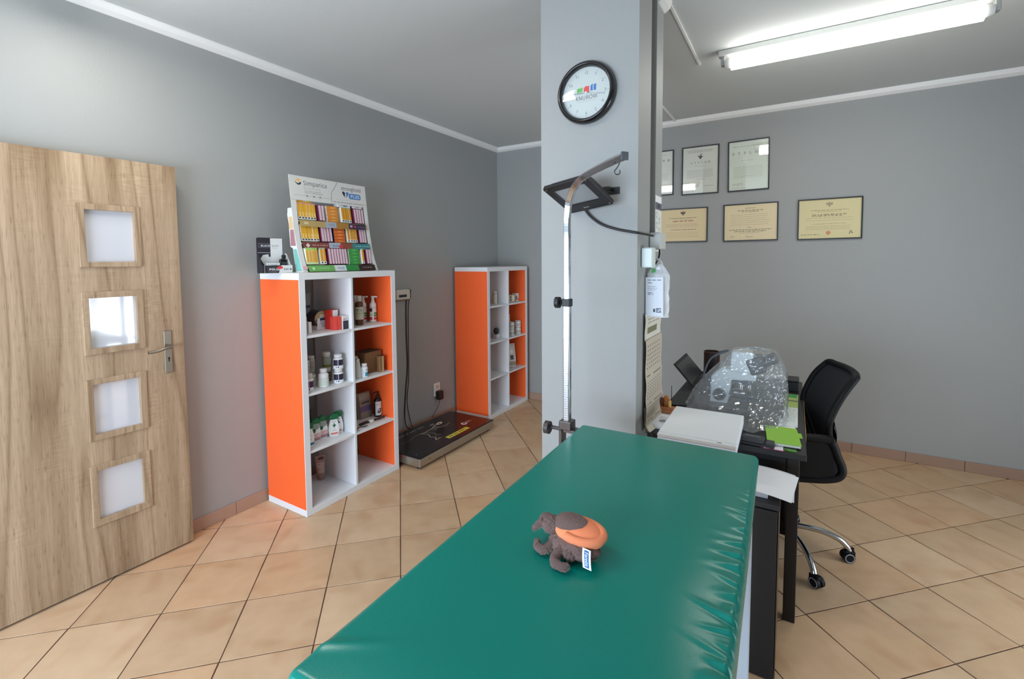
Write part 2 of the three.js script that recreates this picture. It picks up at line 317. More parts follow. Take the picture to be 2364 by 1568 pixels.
// --- first unit, top left compartment
{
  const y = LV[3];
  const tray = thing('pet_food_tray', 'open cardboard tray holding round tins, left of the red cartons', 'tray', [0.195, y, 2.515], Math.PI / 2);
  const tTex = T(labelTex(256, 128, '#e9ecf0', (g) => { g.fillStyle = '#b9c6d8'; g.beginPath(); g.arc(150, 20, 90, 0, 7); g.fill(); g.fillStyle = '#20315c'; g.fillRect(60, 0, 196, 26); scribble(g, 110, 60, 90, 3, 16, '#7d8899', 5); }));
  part(tray, 'tray_front', box(0.085, 0.075, 0.003, 0.001), tTex, [0, 0.0375, 0.06]);
  part(tray, 'tray_side', box(0.003, 0.055, 0.12, 0.001), T(labelTex(128, 64, '#dfe3e6', (g) => { g.fillStyle = '#1c2a50'; g.fillRect(0, 8, 128, 26); })), [-0.042, 0.0275, 0]);
  part(tray, 'tray_side', box(0.003, 0.055, 0.12, 0.001), M('#dfe3e6'), [0.042, 0.0275, 0]);
  part(tray, 'tray_floor', box(0.082, 0.003, 0.12, 0.001), M('#dfe3e6'), [0, 0.002, 0]);
  const tin = T(labelTex(128, 128, '#b7a77a', (g) => { g.fillStyle = '#41583a'; g.fillRect(0, 70, 128, 58); g.fillStyle = '#e9e2cf'; g.beginPath(); g.arc(66, 50, 26, 0, 7); g.fill(); g.fillStyle = '#6a3423'; g.fillRect(50, 60, 26, 30); g.fillStyle = '#a4b84a'; g.fillRect(10, 84, 60, 20); }));
  const rim = M('#5a5458', 0.35, { metalness: 0.6 });
  for (let k = 0; k < 4; k++) {
    const o = thing('food_tin', k ? `round food tin standing on edge in the tray, ${['', 'second', 'third', 'hindmost'][k]} from the front` : 'foremost round tin with a pet picture in the tray beside the red cartons', 'tin', [0.236 - k * 0.028, y + 0.066, 2.515], Math.PI / 2, 'round tins in the cardboard tray');
    part(o, 'can', cyl(0.058, 0.058, 0.022, 32).rotateX(Math.PI / 2), rim);
    part(o, 'lid_print', new THREE.CircleGeometry(0.054, 32), tin, [0, 0, 0.0116]);
  }
  const red = M('#d8332c', 0.45), redTop = T(labelTex(128, 160, '#f2efec', (g) => { g.fillStyle = '#dd3a30'; g.fillRect(0, 0, 30, 160); scribble(g, 40, 60, 80, 2, 18, '#3a3636', 9, 0.05); }));
  carton('red_carton', 'tall red and white carton right of the tin tray', 'carton', [0.283, y, 2.47], 0.06, 0.125, 0.055, red, { tex: redTop, ry: Math.PI / 2 + 0.1, group: 'red cartons in the top left compartment' });
  carton('red_carton', 'small bright red carton left of the dark carton, further one', 'carton', [0.345, y, 2.5], 0.02, 0.085, 0.05, M('#ee5146', 0.45), { group: 'red cartons in the top left compartment' });
  carton('red_carton', 'small bright red carton touching the dark carton', 'carton', [0.347, y, 2.476], 0.02, 0.085, 0.05, M('#ee5146', 0.45), { group: 'red cartons in the top left compartment' });
  carton('dark_carton', 'white-topped dark carton at the end of the red cartons', 'carton', [0.362, y, 2.438], 0.042, 0.088, 0.04, M('#dcd5d2', 0.5), { tex: T(labelTex(128, 256, '#e6e0dd', (g) => { scribble(g, 12, 50, 104, 2, 18, '#55504f', 9, 0.05); g.fillStyle = '#2c2530'; g.fillRect(0, 92, 128, 164); scribble(g, 14, 120, 90, 6, 20, '#6e6570', 4); })) });
  carton('white_carton', 'small white carton at the outer left of the tin tray', 'carton', [0.3, y, 2.66], 0.022, 0.068, 0.05, PAPER);
  carton('white_carton', 'slim cream carton by the left edge strip, left of the tin tray', 'carton', [0.33, y, 2.71], 0.03, 0.11, 0.03, M('#cdc9bd', 0.6));
  carton('grey_carton', 'grey carton at the dark back, topmost of the two behind the tins', 'carton', [0.1, y + 0.13, 2.585], 0.1, 0.11, 0.12, M('#6c6a6a', 0.7), { tex: T(labelTex(128, 128, '#77767a', (g) => { g.fillStyle = '#262a3a'; g.fillRect(0, 96, 128, 24); g.fillStyle = '#a8a28e'; g.beginPath(); g.arc(40, 44, 18, 0, 7); g.fill(); })), group: 'grey cartons at the back of the top left compartment' });
  carton('grey_carton', 'grey carton at the dark back, lower of the two behind the tins', 'carton', [0.1, y, 2.585], 0.1, 0.13, 0.12, M('#6b6a70', 0.7), { tex: T(labelTex(128, 128, '#6f6e75', (g) => { scribble(g, 20, 40, 80, 3, 18, '#8e8d95', 5); })), group: 'grey cartons at the back of the top left compartment' });
}
// --- top right compartment
{
  const y = LV[3];
  const aTex = T(labelTex(128, 192, '#d7d0bd', (g) => { scribble(g, 14, 24, 90, 3, 16, '#2e6b66', 8, 0.2); g.fillStyle = '#6b9a45'; g.fillRect(14, 84, 100, 6); g.fillRect(14, 100, 100, 6); scribble(g, 20, 120, 70, 4, 16, '#a59d8a', 4); }));
  jar('shampoo_bottle', 'amber bottle with a cream label and white cap, foremost of that compartment', 'bottle', [0.31, y, 2.263], 0.028, 0.205, AMBER, CREAM, { tex: aTex, neck: 0.55, cap: 0.2, l0: 0.2, l1: 0.62 });
  jar('white_bottle', 'white capped bottle hiding behind the amber bottle', 'bottle', [0.22, y, 2.215], 0.026, 0.2, CREAM, PLW, { neck: 0.6, cap: 0.2 });
  jar('slim_bottle', 'cream bottle half hidden by the divider, left of the amber bottle', 'bottle', [0.32, y, 2.368], 0.022, 0.205, M('#c3b89a', 0.5), CREAM, { neck: 0.8, cap: 0.2 });
  const pTex = T(labelTex(192, 192, '#e9e4da', (g) => { g.fillStyle = '#23262b'; g.fillRect(0, 0, 80, 50); g.fillStyle = '#3d8f4f'; g.beginPath(); g.ellipse(110, 96, 62, 34, 0, 0, 7); g.fill(); g.fillStyle = '#bfe3c0'; g.fillRect(90, 88, 40, 10); g.fillStyle = '#c23a4e'; g.fillRect(0, 140, 192, 40); g.fillStyle = '#e8dfd6'; g.fillRect(60, 0, 26, 192); }));
  for (const [x, z, l] of [[0.2, 2.13, 'white foam pump bottle with green and red print, next to the amber bottle'], [0.262, 2.094, 'white foam pump bottle with green and red print, next to the orange side panel']]) {
    const o = thing('pump_bottle', l, 'bottle', [x, y, z], FACE, 'foam pump bottles');
    part(o, 'body', lathe([[0, 0], [0.022, 0], [0.024, 0.004], [0.024, 0.098], [0.02, 0.106], [0, 0.106]]), M('#e2ded6', 0.4));
    part(o, 'label', band(0.0246, 0.012, 0.1, 1.7), pTex);
    part(o, 'collar', lathe([[0, 0.1], [0.0235, 0.1], [0.0235, 0.132], [0.015, 0.142], [0.011, 0.16], [0, 0.16]]), PLW);
    part(o, 'pump_head', merge([cyl(0.009, 0.0105, 0.03, 16).translate(0, 0.172, 0), box(0.016, 0.011, 0.045, 0.003).translate(0, 0.184, 0.012)]), PLW, [0, 0, 0], [0, 0.8, 0]);
  }
}
// --- second row from the top, left: jars
{
  const y = LV[2];
  const bandTex = (top, bot) => T(labelTex(256, 128, top, (g) => { g.fillStyle = bot; g.fillRect(0, 84, 256, 44); g.fillStyle = '#cfcad6'; g.fillRect(96, 0, 10, 84); g.fillStyle = '#3a3f55'; g.fillRect(60, 98, 16, 16); g.fillRect(92, 94, 22, 22); }));
  const dark = bandTex('#231d36', '#eceef2');
  jar('supplement_jar', 'white jar with a dark band, lower one of the stacked pair', 'jar', [0.345, y, 2.478], 0.031, 0.094, PLW, PLW, { tex: dark, l0: 0.05, l1: 0.66, group: 'stacked jars with dark bands', cap: 0.24 });
  jar('supplement_jar', 'white jar with a dark band, upper one of the stacked pair', 'jar', [0.345, y + 0.094, 2.478], 0.031, 0.094, PLW, PLW, { tex: dark, l0: 0.05, l1: 0.66, group: 'stacked jars with dark bands', cap: 0.24 });
  jar('supplement_jar', 'white jar with a purple band at the left shelf edge', 'jar', [0.35, y, 2.697], 0.024, 0.108, PLW, CREAM, { tex: bandTex('#4c2352', '#e9e6e8'), l0: 0.04, l1: 0.58, cap: 0.26 });
  jar('tablet_bottle', 'white screw cap bottle with a pale green label in front of the jars', 'bottle', [0.34, y, 2.588], 0.031, 0.115, PLW, PLW, { tex: T(labelTex(256, 192, '#e3ece2', (g) => { g.fillStyle = '#4c6e76'; g.fillRect(0, 4, 256, 4); scribble(g, 40, 40, 170, 6, 22, '#8fb4a0', 5); })), neck: 0.62, cap: 0.22, l0: 0.06, l1: 0.5 });
  jar('oil_bottle', 'olive green bottle with a pale cap standing on an amber bottle', 'bottle', [0.245, y + 0.095, 2.49], 0.028, 0.1, M('#9aa08c', 0.4), CREAM, { neck: 0.8, cap: 0.3, tex: M('#79771f', 0.4), l0: 0.05, l1: 0.2 });
  jar('oil_bottle', 'amber bottle with a cream label beneath the olive green bottle', 'bottle', [0.245, y, 2.49], 0.027, 0.095, AMBER, CREAM, { neck: 0.9, cap: 0.3 });
  jar('small_jar', 'small white jar squeezed between the amber bottle and the dark-banded jars', 'jar', [0.27, y, 2.45], 0.018, 0.09, CREAM, PLW, { neck: 0.7, cap: 0.25 });
  const cj = (l, x, z, r, h, yy = y) => jar('cream_jar', l, 'jar', [x, yy, z], r, h, M('#bdb6a8', 0.55), CREAM, { group: 'cream coloured jars at the back left', cap: 0.2, neck: 0.85, tex: speck, l0: 0.1, l1: 0.7 });
  const speck = T(labelTex(128, 96, '#b5ac9f', (g) => { scribble(g, 8, 14, 110, 5, 16, '#8d7f74', 6); }));
  cj('cream jar behind the purple-banded jar, lower of a stack', 0.26, 2.655, 0.024, 0.085); cj('cream jar behind the purple-banded jar, upper of a stack', 0.26, 2.655, 0.024, 0.085, y + 0.085);
  cj('cream jar left of the amber bottle at the dark back, lower of a stack', 0.2, 2.575, 0.024, 0.09); cj('cream jar left of the amber bottle at the dark back, upper of a stack', 0.2, 2.575, 0.024, 0.09, y + 0.09);
  cj('low cream jar close behind the white screw cap bottle', 0.285, 2.625, 0.021, 0.075);
  carton('beige_carton', 'tall beige carton in the back left corner behind the cream jars', 'carton', [0.17, y, 2.665], 0.05, 0.215, 0.05, M('#9a9082', 0.7), { flap: M('#b6ac9c', 0.7) });
}
// --- second row right
{
  const y = LV[2];
  const o = thing('spray_bottle', 'white tapered bottle standing left of the blue and white bottle', 'bottle', [0.35, y, 2.322], FACE);
  part(o, 'body', lathe([[0, 0], [0.021, 0], [0.022, 0.004], [0.021, 0.06], [0.014, 0.105], [0, 0.105]]), M('#dcdcd6', 0.4)); part(o, 'cap', lathe([[0, 0.104], [0.0125, 0.104], [0.011, 0.128], [0, 0.129]]), PLW);
  jar('tablet_bottle', 'small white bottle with a blue patch in front of the brown cartons', 'bottle', [0.372, y, 2.284], 0.022, 0.092, PLW, PLW, { tex: T(labelTex(256, 128, '#e8eef1', (g) => { g.fillStyle = '#3b9bb5'; g.fillRect(110, 60, 120, 60); g.fillStyle = '#20414d'; g.fillRect(130, 20, 80, 8); scribble(g, 20, 20, 70, 5, 18, '#8aa6b4', 4); })), neck: 0.75, cap: 0.22, l0: 0.05, l1: 0.66 });
  jar('white_jar', 'wide white jar half hidden behind the tapered bottle', 'jar', [0.27, y, 2.29], 0.032, 0.13, M('#c9c4bb', 0.5), CREAM, { neck: 0.9, cap: 0.16 });
  const kraft = M('#7d5838', 0.8), kraftL = M('#8d6743', 0.8);
  carton('brown_box', 'large brown cardboard box, the bigger of the two brown cartons', 'box', [0.27, y, 2.165], 0.15, 0.15, 0.12, kraft, { flap: M('#3c2c22', 0.8) });
  carton('brown_carton', 'small brown printed carton in front of the large brown box', 'carton', [0.357, y, 2.125], 0.04, 0.115, 0.035, kraftL, { ry: Math.PI / 2 - 0.3, flap: M('#4a3524', 0.8), tex: T(labelTex(96, 256, '#8f6a45', (g) => { for (let k = 0; k < 7; k++) { g.fillStyle = '#4d2f1c'; g.beginPath(); g.ellipse(30 + rnd(0, 22), 30 + k * 30, 12, 9, rnd(0, 3), 0, 7); g.fill(); } g.fillStyle = '#c7ab78'; g.fillRect(70, 0, 14, 256); })) });
}
// --- third row left: green capped shampoos
{
  const y = LV[1];
  const gTex = (kind) => T(labelTex(192, 256, '#f3f5f3', (g, w, h) => {
    if (kind === 0) { g.fillStyle = '#0b6a45'; g.fillRect(84, 52, 24, 72); g.fillRect(60, 76, 72, 24); scribble(g, 52, 26, 90, 1, 10, '#486', 8, 0.05); scribble(g, 60, 146, 80, 3, 14, '#b9b2ae', 5); g.fillStyle = '#ef7a72'; g.fillRect(24, 206, 150, 30); }
    if (kind === 1) { g.fillStyle = '#98a49b'; g.beginPath(); g.moveTo(0, 0); g.lineTo(192, 0); g.lineTo(192, 60); g.lineTo(0, 120); g.fill(); g.fillStyle = '#1a5a3f'; g.beginPath(); g.arc(62, 96, 32, 0, 7); g.fill(); g.fillStyle = '#efc4c4'; g.fillRect(0, 140, 192, 70); g.fillStyle = '#b8898d'; g.fillRect(0, 208, 192, 48); scribble(g, 30, 152, 120, 3, 16, '#d79aa0', 6); }
    if (kind === 2) { g.fillStyle = '#1b2b24'; g.fillRect(70, 60, 22, 62); g.fillRect(50, 80, 62, 22); scribble(g, 40, 140, 100, 3, 16, '#98a09c', 5); g.fillStyle = '#2d7792'; g.fillRect(0, 206, 192, 40); }
  }));
  const k0 = gTex(0), k1 = gTex(1), k2 = gTex(2);
  const sh = (l, x, z, tex, ry) => {
    const o = thing('pet_shampoo', l, 'bottle', [x, y, z], ry, 'white shampoo bottles with green caps'), hb = 0.115;
    const prof = (t) => 0.029 + 0.007 * Math.sin(Math.PI * Math.min(1, t * 1.15)) - 0.006 * t * t;
    const g = sheetGeo(28, 12, (u, t) => { const a = u * 2 * Math.PI, s = prof(t); const c = Math.cos(a), sn = Math.sin(a); return V(Math.sign(c) * Math.pow(Math.abs(c), 0.7) * s, t * hb, -Math.sign(sn) * Math.pow(Math.abs(sn), 0.7) * s * 0.5); });
    part(o, 'body', g, PLW);
    const fr = sheetGeo(8, 10, (u, t) => { const x0 = (u * 2 - 1) * 0.86, tt = 0.05 + t * 0.9, s = prof(tt); return V(x0 * s, tt * hb, s * 0.5 * Math.pow(1 - Math.pow(Math.abs(x0), 1 / 0.35), 0.35) + 0.0012); });
    part(o, 'label', fr, tex);
    const cp = sheetGeo(28, 6, (u, t) => { const a = u * 2 * Math.PI, s = 0.0305 * Math.sqrt(Math.max(0, 1 - Math.pow(t, 3.2))) + 0.0005; const c = Math.cos(a), sn = Math.sin(a); return V(Math.sign(c) * Math.pow(Math.abs(c), 0.7) * s, hb - 0.002 + t * 0.036, -Math.sign(sn) * Math.pow(Math.abs(sn), 0.7) * s * 0.5); });
    part(o, 'cap', cp, GREENCAP);
  };
  sh('white green-capped shampoo with a blue foot band at the left edge', 0.335, 2.705, k2, FACE + 0.15);
  sh('white green-capped shampoo with pink print, nearer the left edge', 0.29, 2.625, k1, FACE);
  sh('white green-capped shampoo with pink print, just left of the green crosses', 0.282, 2.565, k1, FACE);
  sh('white green-capped shampoo with a green cross, foremost of the two', 0.318, 2.505, k0, FACE - 0.1);
  sh('white green-capped shampoo with a green cross, half hidden beside the divider', 0.295, 2.455, k0, FACE - 0.1);
  jar('dark_jar', 'dark jar with a pale band behind the green-capped shampoos', 'jar', [0.16, y, 2.6], 0.034, 0.17, M('#25292a', 0.4), M('#1d2a25', 0.4), { neck: 0.9, cap: 0.3, tex: M('#8f8a80', 0.6), l0: 0.48, l1: 0.62 });
}
// --- third row right
{
  const y = LV[1];
  const pouchGeo = (w, h, d) => { const g = sheetGeo(20, 16, (u, t) => { const a = u * 2 * Math.PI, k = Math.pow(1 - t, 0.6) * 0.9 + 0.06, ww = w / 2 * (0.94 + 0.06 * Math.abs(t * 2 - 1)); const c = Math.cos(a), s = Math.sin(a); return V(Math.sign(c) * Math.pow(Math.abs(c), 0.5) * ww, t * h, -s * d / 2 * k); }); return g; };
  globalThis.pouchGeo = pouchGeo;
  const pTex = T(labelTex(192, 256, '#8d877c', (g) => { g.fillStyle = '#a19b90'; g.fillRect(0, 0, 192, 60); scribble(g, 30, 86, 140, 1, 20, '#4a4650', 22, 0); g.fillStyle = '#6a5a8a'; g.fillRect(0, 136, 192, 62); g.fillStyle = '#8d877c'; g.fillRect(0, 200, 192, 56); }));
  const o = thing('powder_pouch', 'grey stand-up pouch with a purple stripe left of the black pump bottle', 'pouch', [0.2, y, 2.155], Math.PI / 2);
  part(o, 'body', pouchGeo(0.125, 0.185, 0.07), M('#8a8479', 0.55));
  part(o, 'front_print', sheetGeo(6, 8, (u, t) => V((u - 0.5) * 0.105, 0.012 + t * 0.165, 0.035 * (Math.pow(1 - (0.012 + t * 0.165) / 0.185, 0.6) * 0.9 + 0.06) + 0.0025)), pTex);
  const b = thing('pump_bottle', 'black pump bottle with a white picture label before the orange panel', 'bottle', [0.275, y, 2.085], FACE);
  part(b, 'body', lathe([[0, 0], [0.026, 0], [0.028, 0.006], [0.028, 0.118], [0.02, 0.136], [0.011, 0.142], [0, 0.142]]), BLACKGLOSS);
  part(b, 'label', band(0.0286, 0.014, 0.116, 1.0), T(labelTex(128, 256, '#d8d4d4', (g) => { scribble(g, 16, 30, 100, 3, 18, '#8d888a', 6); g.fillStyle = '#4d484c'; g.beginPath(); g.ellipse(70, 170, 30, 50, 0.4, 0, 7); g.fill(); g.fillStyle = '#d8d4d4'; g.beginPath(); g.ellipse(64, 160, 10, 20, 0.4, 0, 7); g.fill(); })));
  part(b, 'pump_head', merge([cyl(0.013, 0.013, 0.018, 16).translate(0, 0.15, 0), cyl(0.005, 0.005, 0.02, 10).translate(0, 0.167, 0), box(0.016, 0.01, 0.02, 0.003).translate(0, 0.18, 0), tube([[0, 0.181, 0.0], [-0.02, 0.182, 0.0], [-0.038, 0.172, 0]], 0.005, 12, 8)]), BLACK);
  carton('white_carton', 'slim white carton beside the divider, left of the grey pouch', 'carton', [0.19, y, 2.275], 0.035, 0.14, 0.06, CREAM);
  const br = thing('grooming_brush', 'dark grooming tool with a white joint lying on the shelf', 'brush', [0.325, y + 0.008, 2.2], 0);
  part(br, 'handle', tube([[0.02, 0.006, -0.02], [0.03, 0.008, -0.06], [0.025, 0.006, -0.105]], 0.0075, 20, 8), M('#35171a', 0.3));
  part(br, 'joint', box(0.022, 0.018, 0.028, 0.004), PLW, [0.012, 0.004, 0.005]);
  part(br, 'head', merge([box(0.024, 0.012, 0.075, 0.004).translate(0, 0, 0.06), ...[0, 1, 2, 3, 4].map((k) => cyl(0.0015, 0.0015, 0.016, 6).translate(0.004, 0.008, 0.035 + k * 0.012))]), M('#2b221d', 0.5));
  const st = single('paper_strip', 'narrow printed paper strip lying under the grooming tool', 'paper', box(0.07, 0.0015, 0.19, 0.0005), T(labelTex(64, 128, '#e4e2dd', (g) => { scribble(g, 8, 12, 48, 8, 14, '#a8a29b', 4); })), [0.345, y + 0.0012, 2.16], [0, -0.05, 0]);
  const gl = thing('wire_clip', 'dark wire clip with a small white card at the front shelf edge', 'clip', [0.378, y + 0.004, 2.335], 0.25);
  part(gl, 'wire', tube([[-0.012, 0.001, 0.03], [-0.02, 0.003, -0.015], [0.0, 0.003, -0.03], [0.012, 0.002, -0.06]], 0.003, 24, 6), M('#2a1d1c', 0.4));
  part(gl, 'card', box(0.03, 0.0015, 0.04, 0.0005), PAPER, [0, -0.002, 0.004]);
}
// --- bottom row: one tube
{
  const o = thing('cream_tube', 'pinkish tube standing on its cap in the lowest left compartment', 'tube', [0.13, LV[0], 2.475], FACE);
  part(o, 'body', sheetGeo(20, 10, (u, t) => { const a = u * 2 * Math.PI; return V(Math.cos(a) * (0.026 + t * 0.012), 0.016 + t * 0.15, -Math.sin(a) * (0.026 * (1 - t) + 0.0015)); }), T(labelTex(128, 192, '#a5837c', (g) => { g.fillStyle = '#c4aaa2'; g.fillRect(10, 60, 100, 90); scribble(g, 14, 70, 80, 6, 14, '#7d5a55', 5); g.fillStyle = '#4b2f30'; g.beginPath(); g.arc(96, 24, 12, 0, 7); g.fill(); })));
  part(o, 'cap', cyl(0.022, 0.022, 0.018, 20), M('#9f8a84', 0.5), [0, 0.009, 0]);
}
// --- second unit
{
  const wj = (l, x, yy, z, r, h, g) => jar('white_can', l, 'can', [x, yy, z], r, h, PLW, CREAM, { cap: 0.16, neck: 0.88, tex: canTex, l0: 0.08, l1: 0.66, group: g });
  const canTex = T(labelTex(192, 96, '#d5d2cb', (g) => { scribble(g, 20, 18, 150, 3, 22, '#6f675f', 8); }));
  const y2 = LV[2], gname = 'white cans in the far shelf unit';
  wj('lower white can of the stack next to the divider of the corner unit', 0.35, y2, 0.292, 0.031, 0.075, gname); wj('upper white can of the stack next to the divider of the corner unit', 0.35, y2 + 0.075, 0.292, 0.031, 0.07, gname);
  wj('lower white can of the stack nearer the orange panel in the corner unit', 0.345, y2, 0.15, 0.033, 0.075, gname); wj('upper white can of the stack nearer the orange panel in the corner unit', 0.345, y2 + 0.075, 0.15, 0.033, 0.07, gname);
  jar('white_bottle', 'white bottle rising behind the can stack by the divider, corner unit', 'bottle', [0.25, y2, 0.3], 0.026, 0.235, CREAM, CREAM, { neck: 0.7, cap: 0.14 });
  jar('white_bottle', 'white bottle rising between the two can stacks, corner unit', 'bottle', [0.24, y2, 0.2], 0.031, 0.21, PLW, CREAM, { neck: 0.9, cap: 0.16 });
  const dj = thing('dog_chew', 'dark rounded chew toy on a white base in the corner unit', 'toy', [0.3, y2, 0.5], Math.PI / 2);
  part(dj, 'base', box(0.06, 0.04, 0.05, 0.008), CREAM, [0, 0.02, 0]); part(dj, 'body', new THREE.SphereGeometry(0.032, 20, 14).scale(1, 1.1, 0.8), M('#2a2220', 0.5), [-0.01, 0.073, 0]);
  const y3 = LV[3];
  jar('brown_bottle', 'slim bottle with a dark cap in the upper left of the corner unit', 'bottle', [0.24, y3, 0.43], 0.024, 0.16, M('#8a8480', 0.4), M('#5a3b3d', 0.4), { neck: 0.7, cap: 0.25, tex: canTex, l0: 0.1, l1: 0.6 });
  jar('white_bottle', 'pale bottle left of the dark-capped slim one in the corner unit', 'bottle', [0.3, y3, 0.53], 0.024, 0.13, M('#cfcabb', 0.5), M('#dcd8cd', 0.4), { neck: 0.8, cap: 0.2 });
  carton('patterned_box', 'square patterned box in the upper right of the corner unit', 'box', [0.3, y3, 0.255], 0.095, 0.075, 0.08, M('#b7ac96', 0.7), { tex: T(labelTex(128, 96, '#cbbfa6', (g) => { g.fillStyle = '#8a7a5c'; g.fillRect(20, 14, 40, 30); g.fillRect(20, 54, 40, 26); g.fillStyle = '#efe6d2'; g.fillRect(70, 10, 50, 76); })), ry: Math.PI / 2 - 0.2 });
  carton('white_box', 'small white box right of the patterned box in the corner unit', 'box', [0.31, y3, 0.138], 0.06, 0.085, 0.05, M('#e3ded6', 0.6), { tex: T(labelTex(64, 96, '#e8e4de', (g) => { g.fillStyle = '#b23a6a'; g.fillRect(34, 60, 18, 24); g.fillStyle = '#403c3c'; g.fillRect(0, 30, 20, 50); })) });
  const y1 = LV[1];
  const p = thing('treat_pouch', 'tall shiny white treat pouch leaning in the corner unit', 'pouch', [0.3, y1, 0.235], Math.PI / 2 - 0.3);
  part(p, 'body', globalThis.pouchGeo(0.13, 0.25, 0.08), M('#cfcac6', 0.18), [0, 0, 0], [-0.08, 0, -0.06]);
  part(p, 'front_print', sheetGeo(6, 8, (u, t) => V((u - 0.5) * 0.1, 0.02 + t * 0.2, 0.04 * (Math.pow(1 - (0.02 + t * 0.2) / 0.25, 0.6) * 0.9 + 0.06) + 0.003)), T(labelTex(128, 256, '#d8d3cf', (g) => { g.fillStyle = '#5e5560'; g.fillRect(30, 120, 60, 60); g.fillStyle = '#a6967f'; g.fillRect(0, 206, 128, 50); g.fillStyle = '#f4f2f0'; g.beginPath(); g.arc(60, 70, 30, 0, 7); g.fill(); }), 0.25), [0, 0, 0], [-0.08, 0, -0.06]);
}

// ---------------------------------------------------------------- counter display with small medicine cartons (on the first unit)
{
  const Z0 = 2.69, DW = 0.6, Y0 = 1.4705;   // local u (to the right) runs along -z, front faces +x
  const prof = [[0, 0.322], [0.08, 0.287], [0.16, 0.265], [0.275, 0.243], [0.4, 0.226], [0.606, 0.204]];
  const fx = (y) => { for (let i = 0; i < prof.length - 1; i++) { const [a, b] = prof[i], [c, d] = prof[i + 1]; if (y <= c) return b + (d - b) * (y - a) / (c - a); } return prof[prof.length - 1][1]; };
  const o = thing('counter_display', 'white cardboard counter display with curved sides, filled with small medicine cartons', 'display', [0, Y0, Z0]);
  const CARD = M('#dcdcd8', 0.35), CARDIN = M('#6e6a66', 0.6);
  const curveSheet = (u0, u1, y0, y1, off = 0, ny = 14) => sheetGeo(2, ny, (a, t) => { const y = y0 + (y1 - y0) * t; return V(fx(y) + off, y, -(u0 + (u1 - u0) * a)); });
  const solid = (u0, u1, y0, y1, m, name, off = 0) => { // curved card of 2.5 mm
    const pts = []; for (let k = 0; k <= 12; k++) { const y = y0 + (y1 - y0) * k / 12; pts.push([fx(y) + off, y]); } for (let k = 12; k >= 0; k--) { const y = y0 + (y1 - y0) * k / 12; pts.push([fx(y) + off - 0.0025, y]); }
    return part(o, name, extr(pts, u1 - u0), m, [0, 0, -u1]);
  };
  solid(0, 0.034, 0, 0.456, CARD, 'front_stile'); solid(DW - 0.03, DW, 0, 0.456, CARD, 'front_stile');
  const hdr = solid(0, DW, 0.452, 0.606, CARD, 'header');
  const hTex = T(canvasTex(1536, 394, (g, w, h) => {
    g.fillStyle = '#d9d9d5'; g.fillRect(0, 0, w, h);
    g.fillStyle = '#efc98f'; g.beginPath(); g.moveTo(90, 70); g.quadraticCurveTo(140, 10, 210, 66); g.quadraticCurveTo(150, 120, 90, 70); g.fill();
    g.fillStyle = '#e8b56a'; g.beginPath(); g.arc(150, 72, 26, Math.PI, 0); g.fill();
    g.fillStyle = '#3b3c40'; g.beginPath(); g.moveTo(80, 80); g.quadraticCurveTo(130, 130, 158, 112); g.quadraticCurveTo(178, 88, 206, 100); g.quadraticCurveTo(176, 160, 132, 140); g.quadraticCurveTo(96, 120, 80, 80); g.fill();
    text(g, 'Simparica', 236, 100, 104, '#45464b', 'sans-serif');
    scribble(g, 236, 170, 340, 2, 24, '#bcbcb8', 10, 0.05); scribble(g, 250, 232, 390, 2, 26, '#55565a', 6, 0.2);
    g.strokeStyle = '#8b8c8a'; g.lineWidth = 4; g.beginPath(); g.moveTo(40, 316); g.lineTo(760, 316); g.stroke();
    for (const x of [290, 420, 540]) { g.fillStyle = '#d9d9d5'; g.beginPath(); g.arc(x, 316, 40, 0, 7); g.fill(); g.lineWidth = 3; g.strokeStyle = '#9a9a97'; g.stroke(); g.fillStyle = '#4a4b4e'; g.beginPath(); g.ellipse(x, 316, 18, 10, 0, 0, 7); g.fill(); }
    g.lineWidth = 9; g.strokeStyle = '#7b7c7d'; g.beginPath(); g.moveTo(920, 0); g.quadraticCurveTo(860, 110, 800, 170); g.quadraticCurveTo(760, 230, 770, 394); g.stroke();
    text(g, 'stronghold', 990, 92, 92, '#46474d', 'sans-serif');
    g.fillStyle = '#2f3540'; g.beginPath(); g.moveTo(1080, 260); g.quadraticCurveTo(1000, 200, 1012, 160); g.quadraticCurveTo(1040, 130, 1078, 176); g.quadraticCurveTo(1056, 210, 1080, 260); g.fill();
    g.fillStyle = '#4f83bb'; g.beginPath(); g.moveTo(1084, 262); g.quadraticCurveTo(1160, 200, 1148, 160); g.quadraticCurveTo(1120, 130, 1084, 178); g.quadraticCurveTo(1108, 210, 1084, 262); g.fill();
    rr(g, 1150, 170, 270, 104, 34, '#4a7fb8'); text(g, 'PLUS', 1186, 222, 88, '#cfe0ef', 'sans-serif', 'bold');
    scribble(g, 860, 306, 520, 1, 10, '#b3b4b2', 6, 0.05); scribble(g, 800, 352, 700, 1, 10, '#55565a', 9, 0.0);
  }), 0.4);
  part(hdr, 'header_print', sheetGeo(2, 8, (a, t) => { const y = 0.455 + 0.148 * t; return V(fx(y) + 0.001, y, DW - (0.006 + (DW - 0.012) * a)); }), hTex);
  // side walls, back and stepped wing on the left
  const sidePts = [...prof.map(([y, x]) => [x - 0.004, y]), [0.185, 0.58], [0.17, 0.3], [0.2, 0]];
  part(o, 'side_wall', extr(sidePts, 0.003), CARD, [0, 0, -DW]);
  const wing = part(o, 'side_wall', extr([[0.318, 0], [0.285, 0.08], [0.262, 0.16], [0.222, 0.4], [0.185, 0.4], [0.178, 0.36], [0.19, 0.3], [0.2, 0.16], [0.222, 0.15], [0.25, 0.0]], 0.003), CARD, [0, 0, -0.003]);
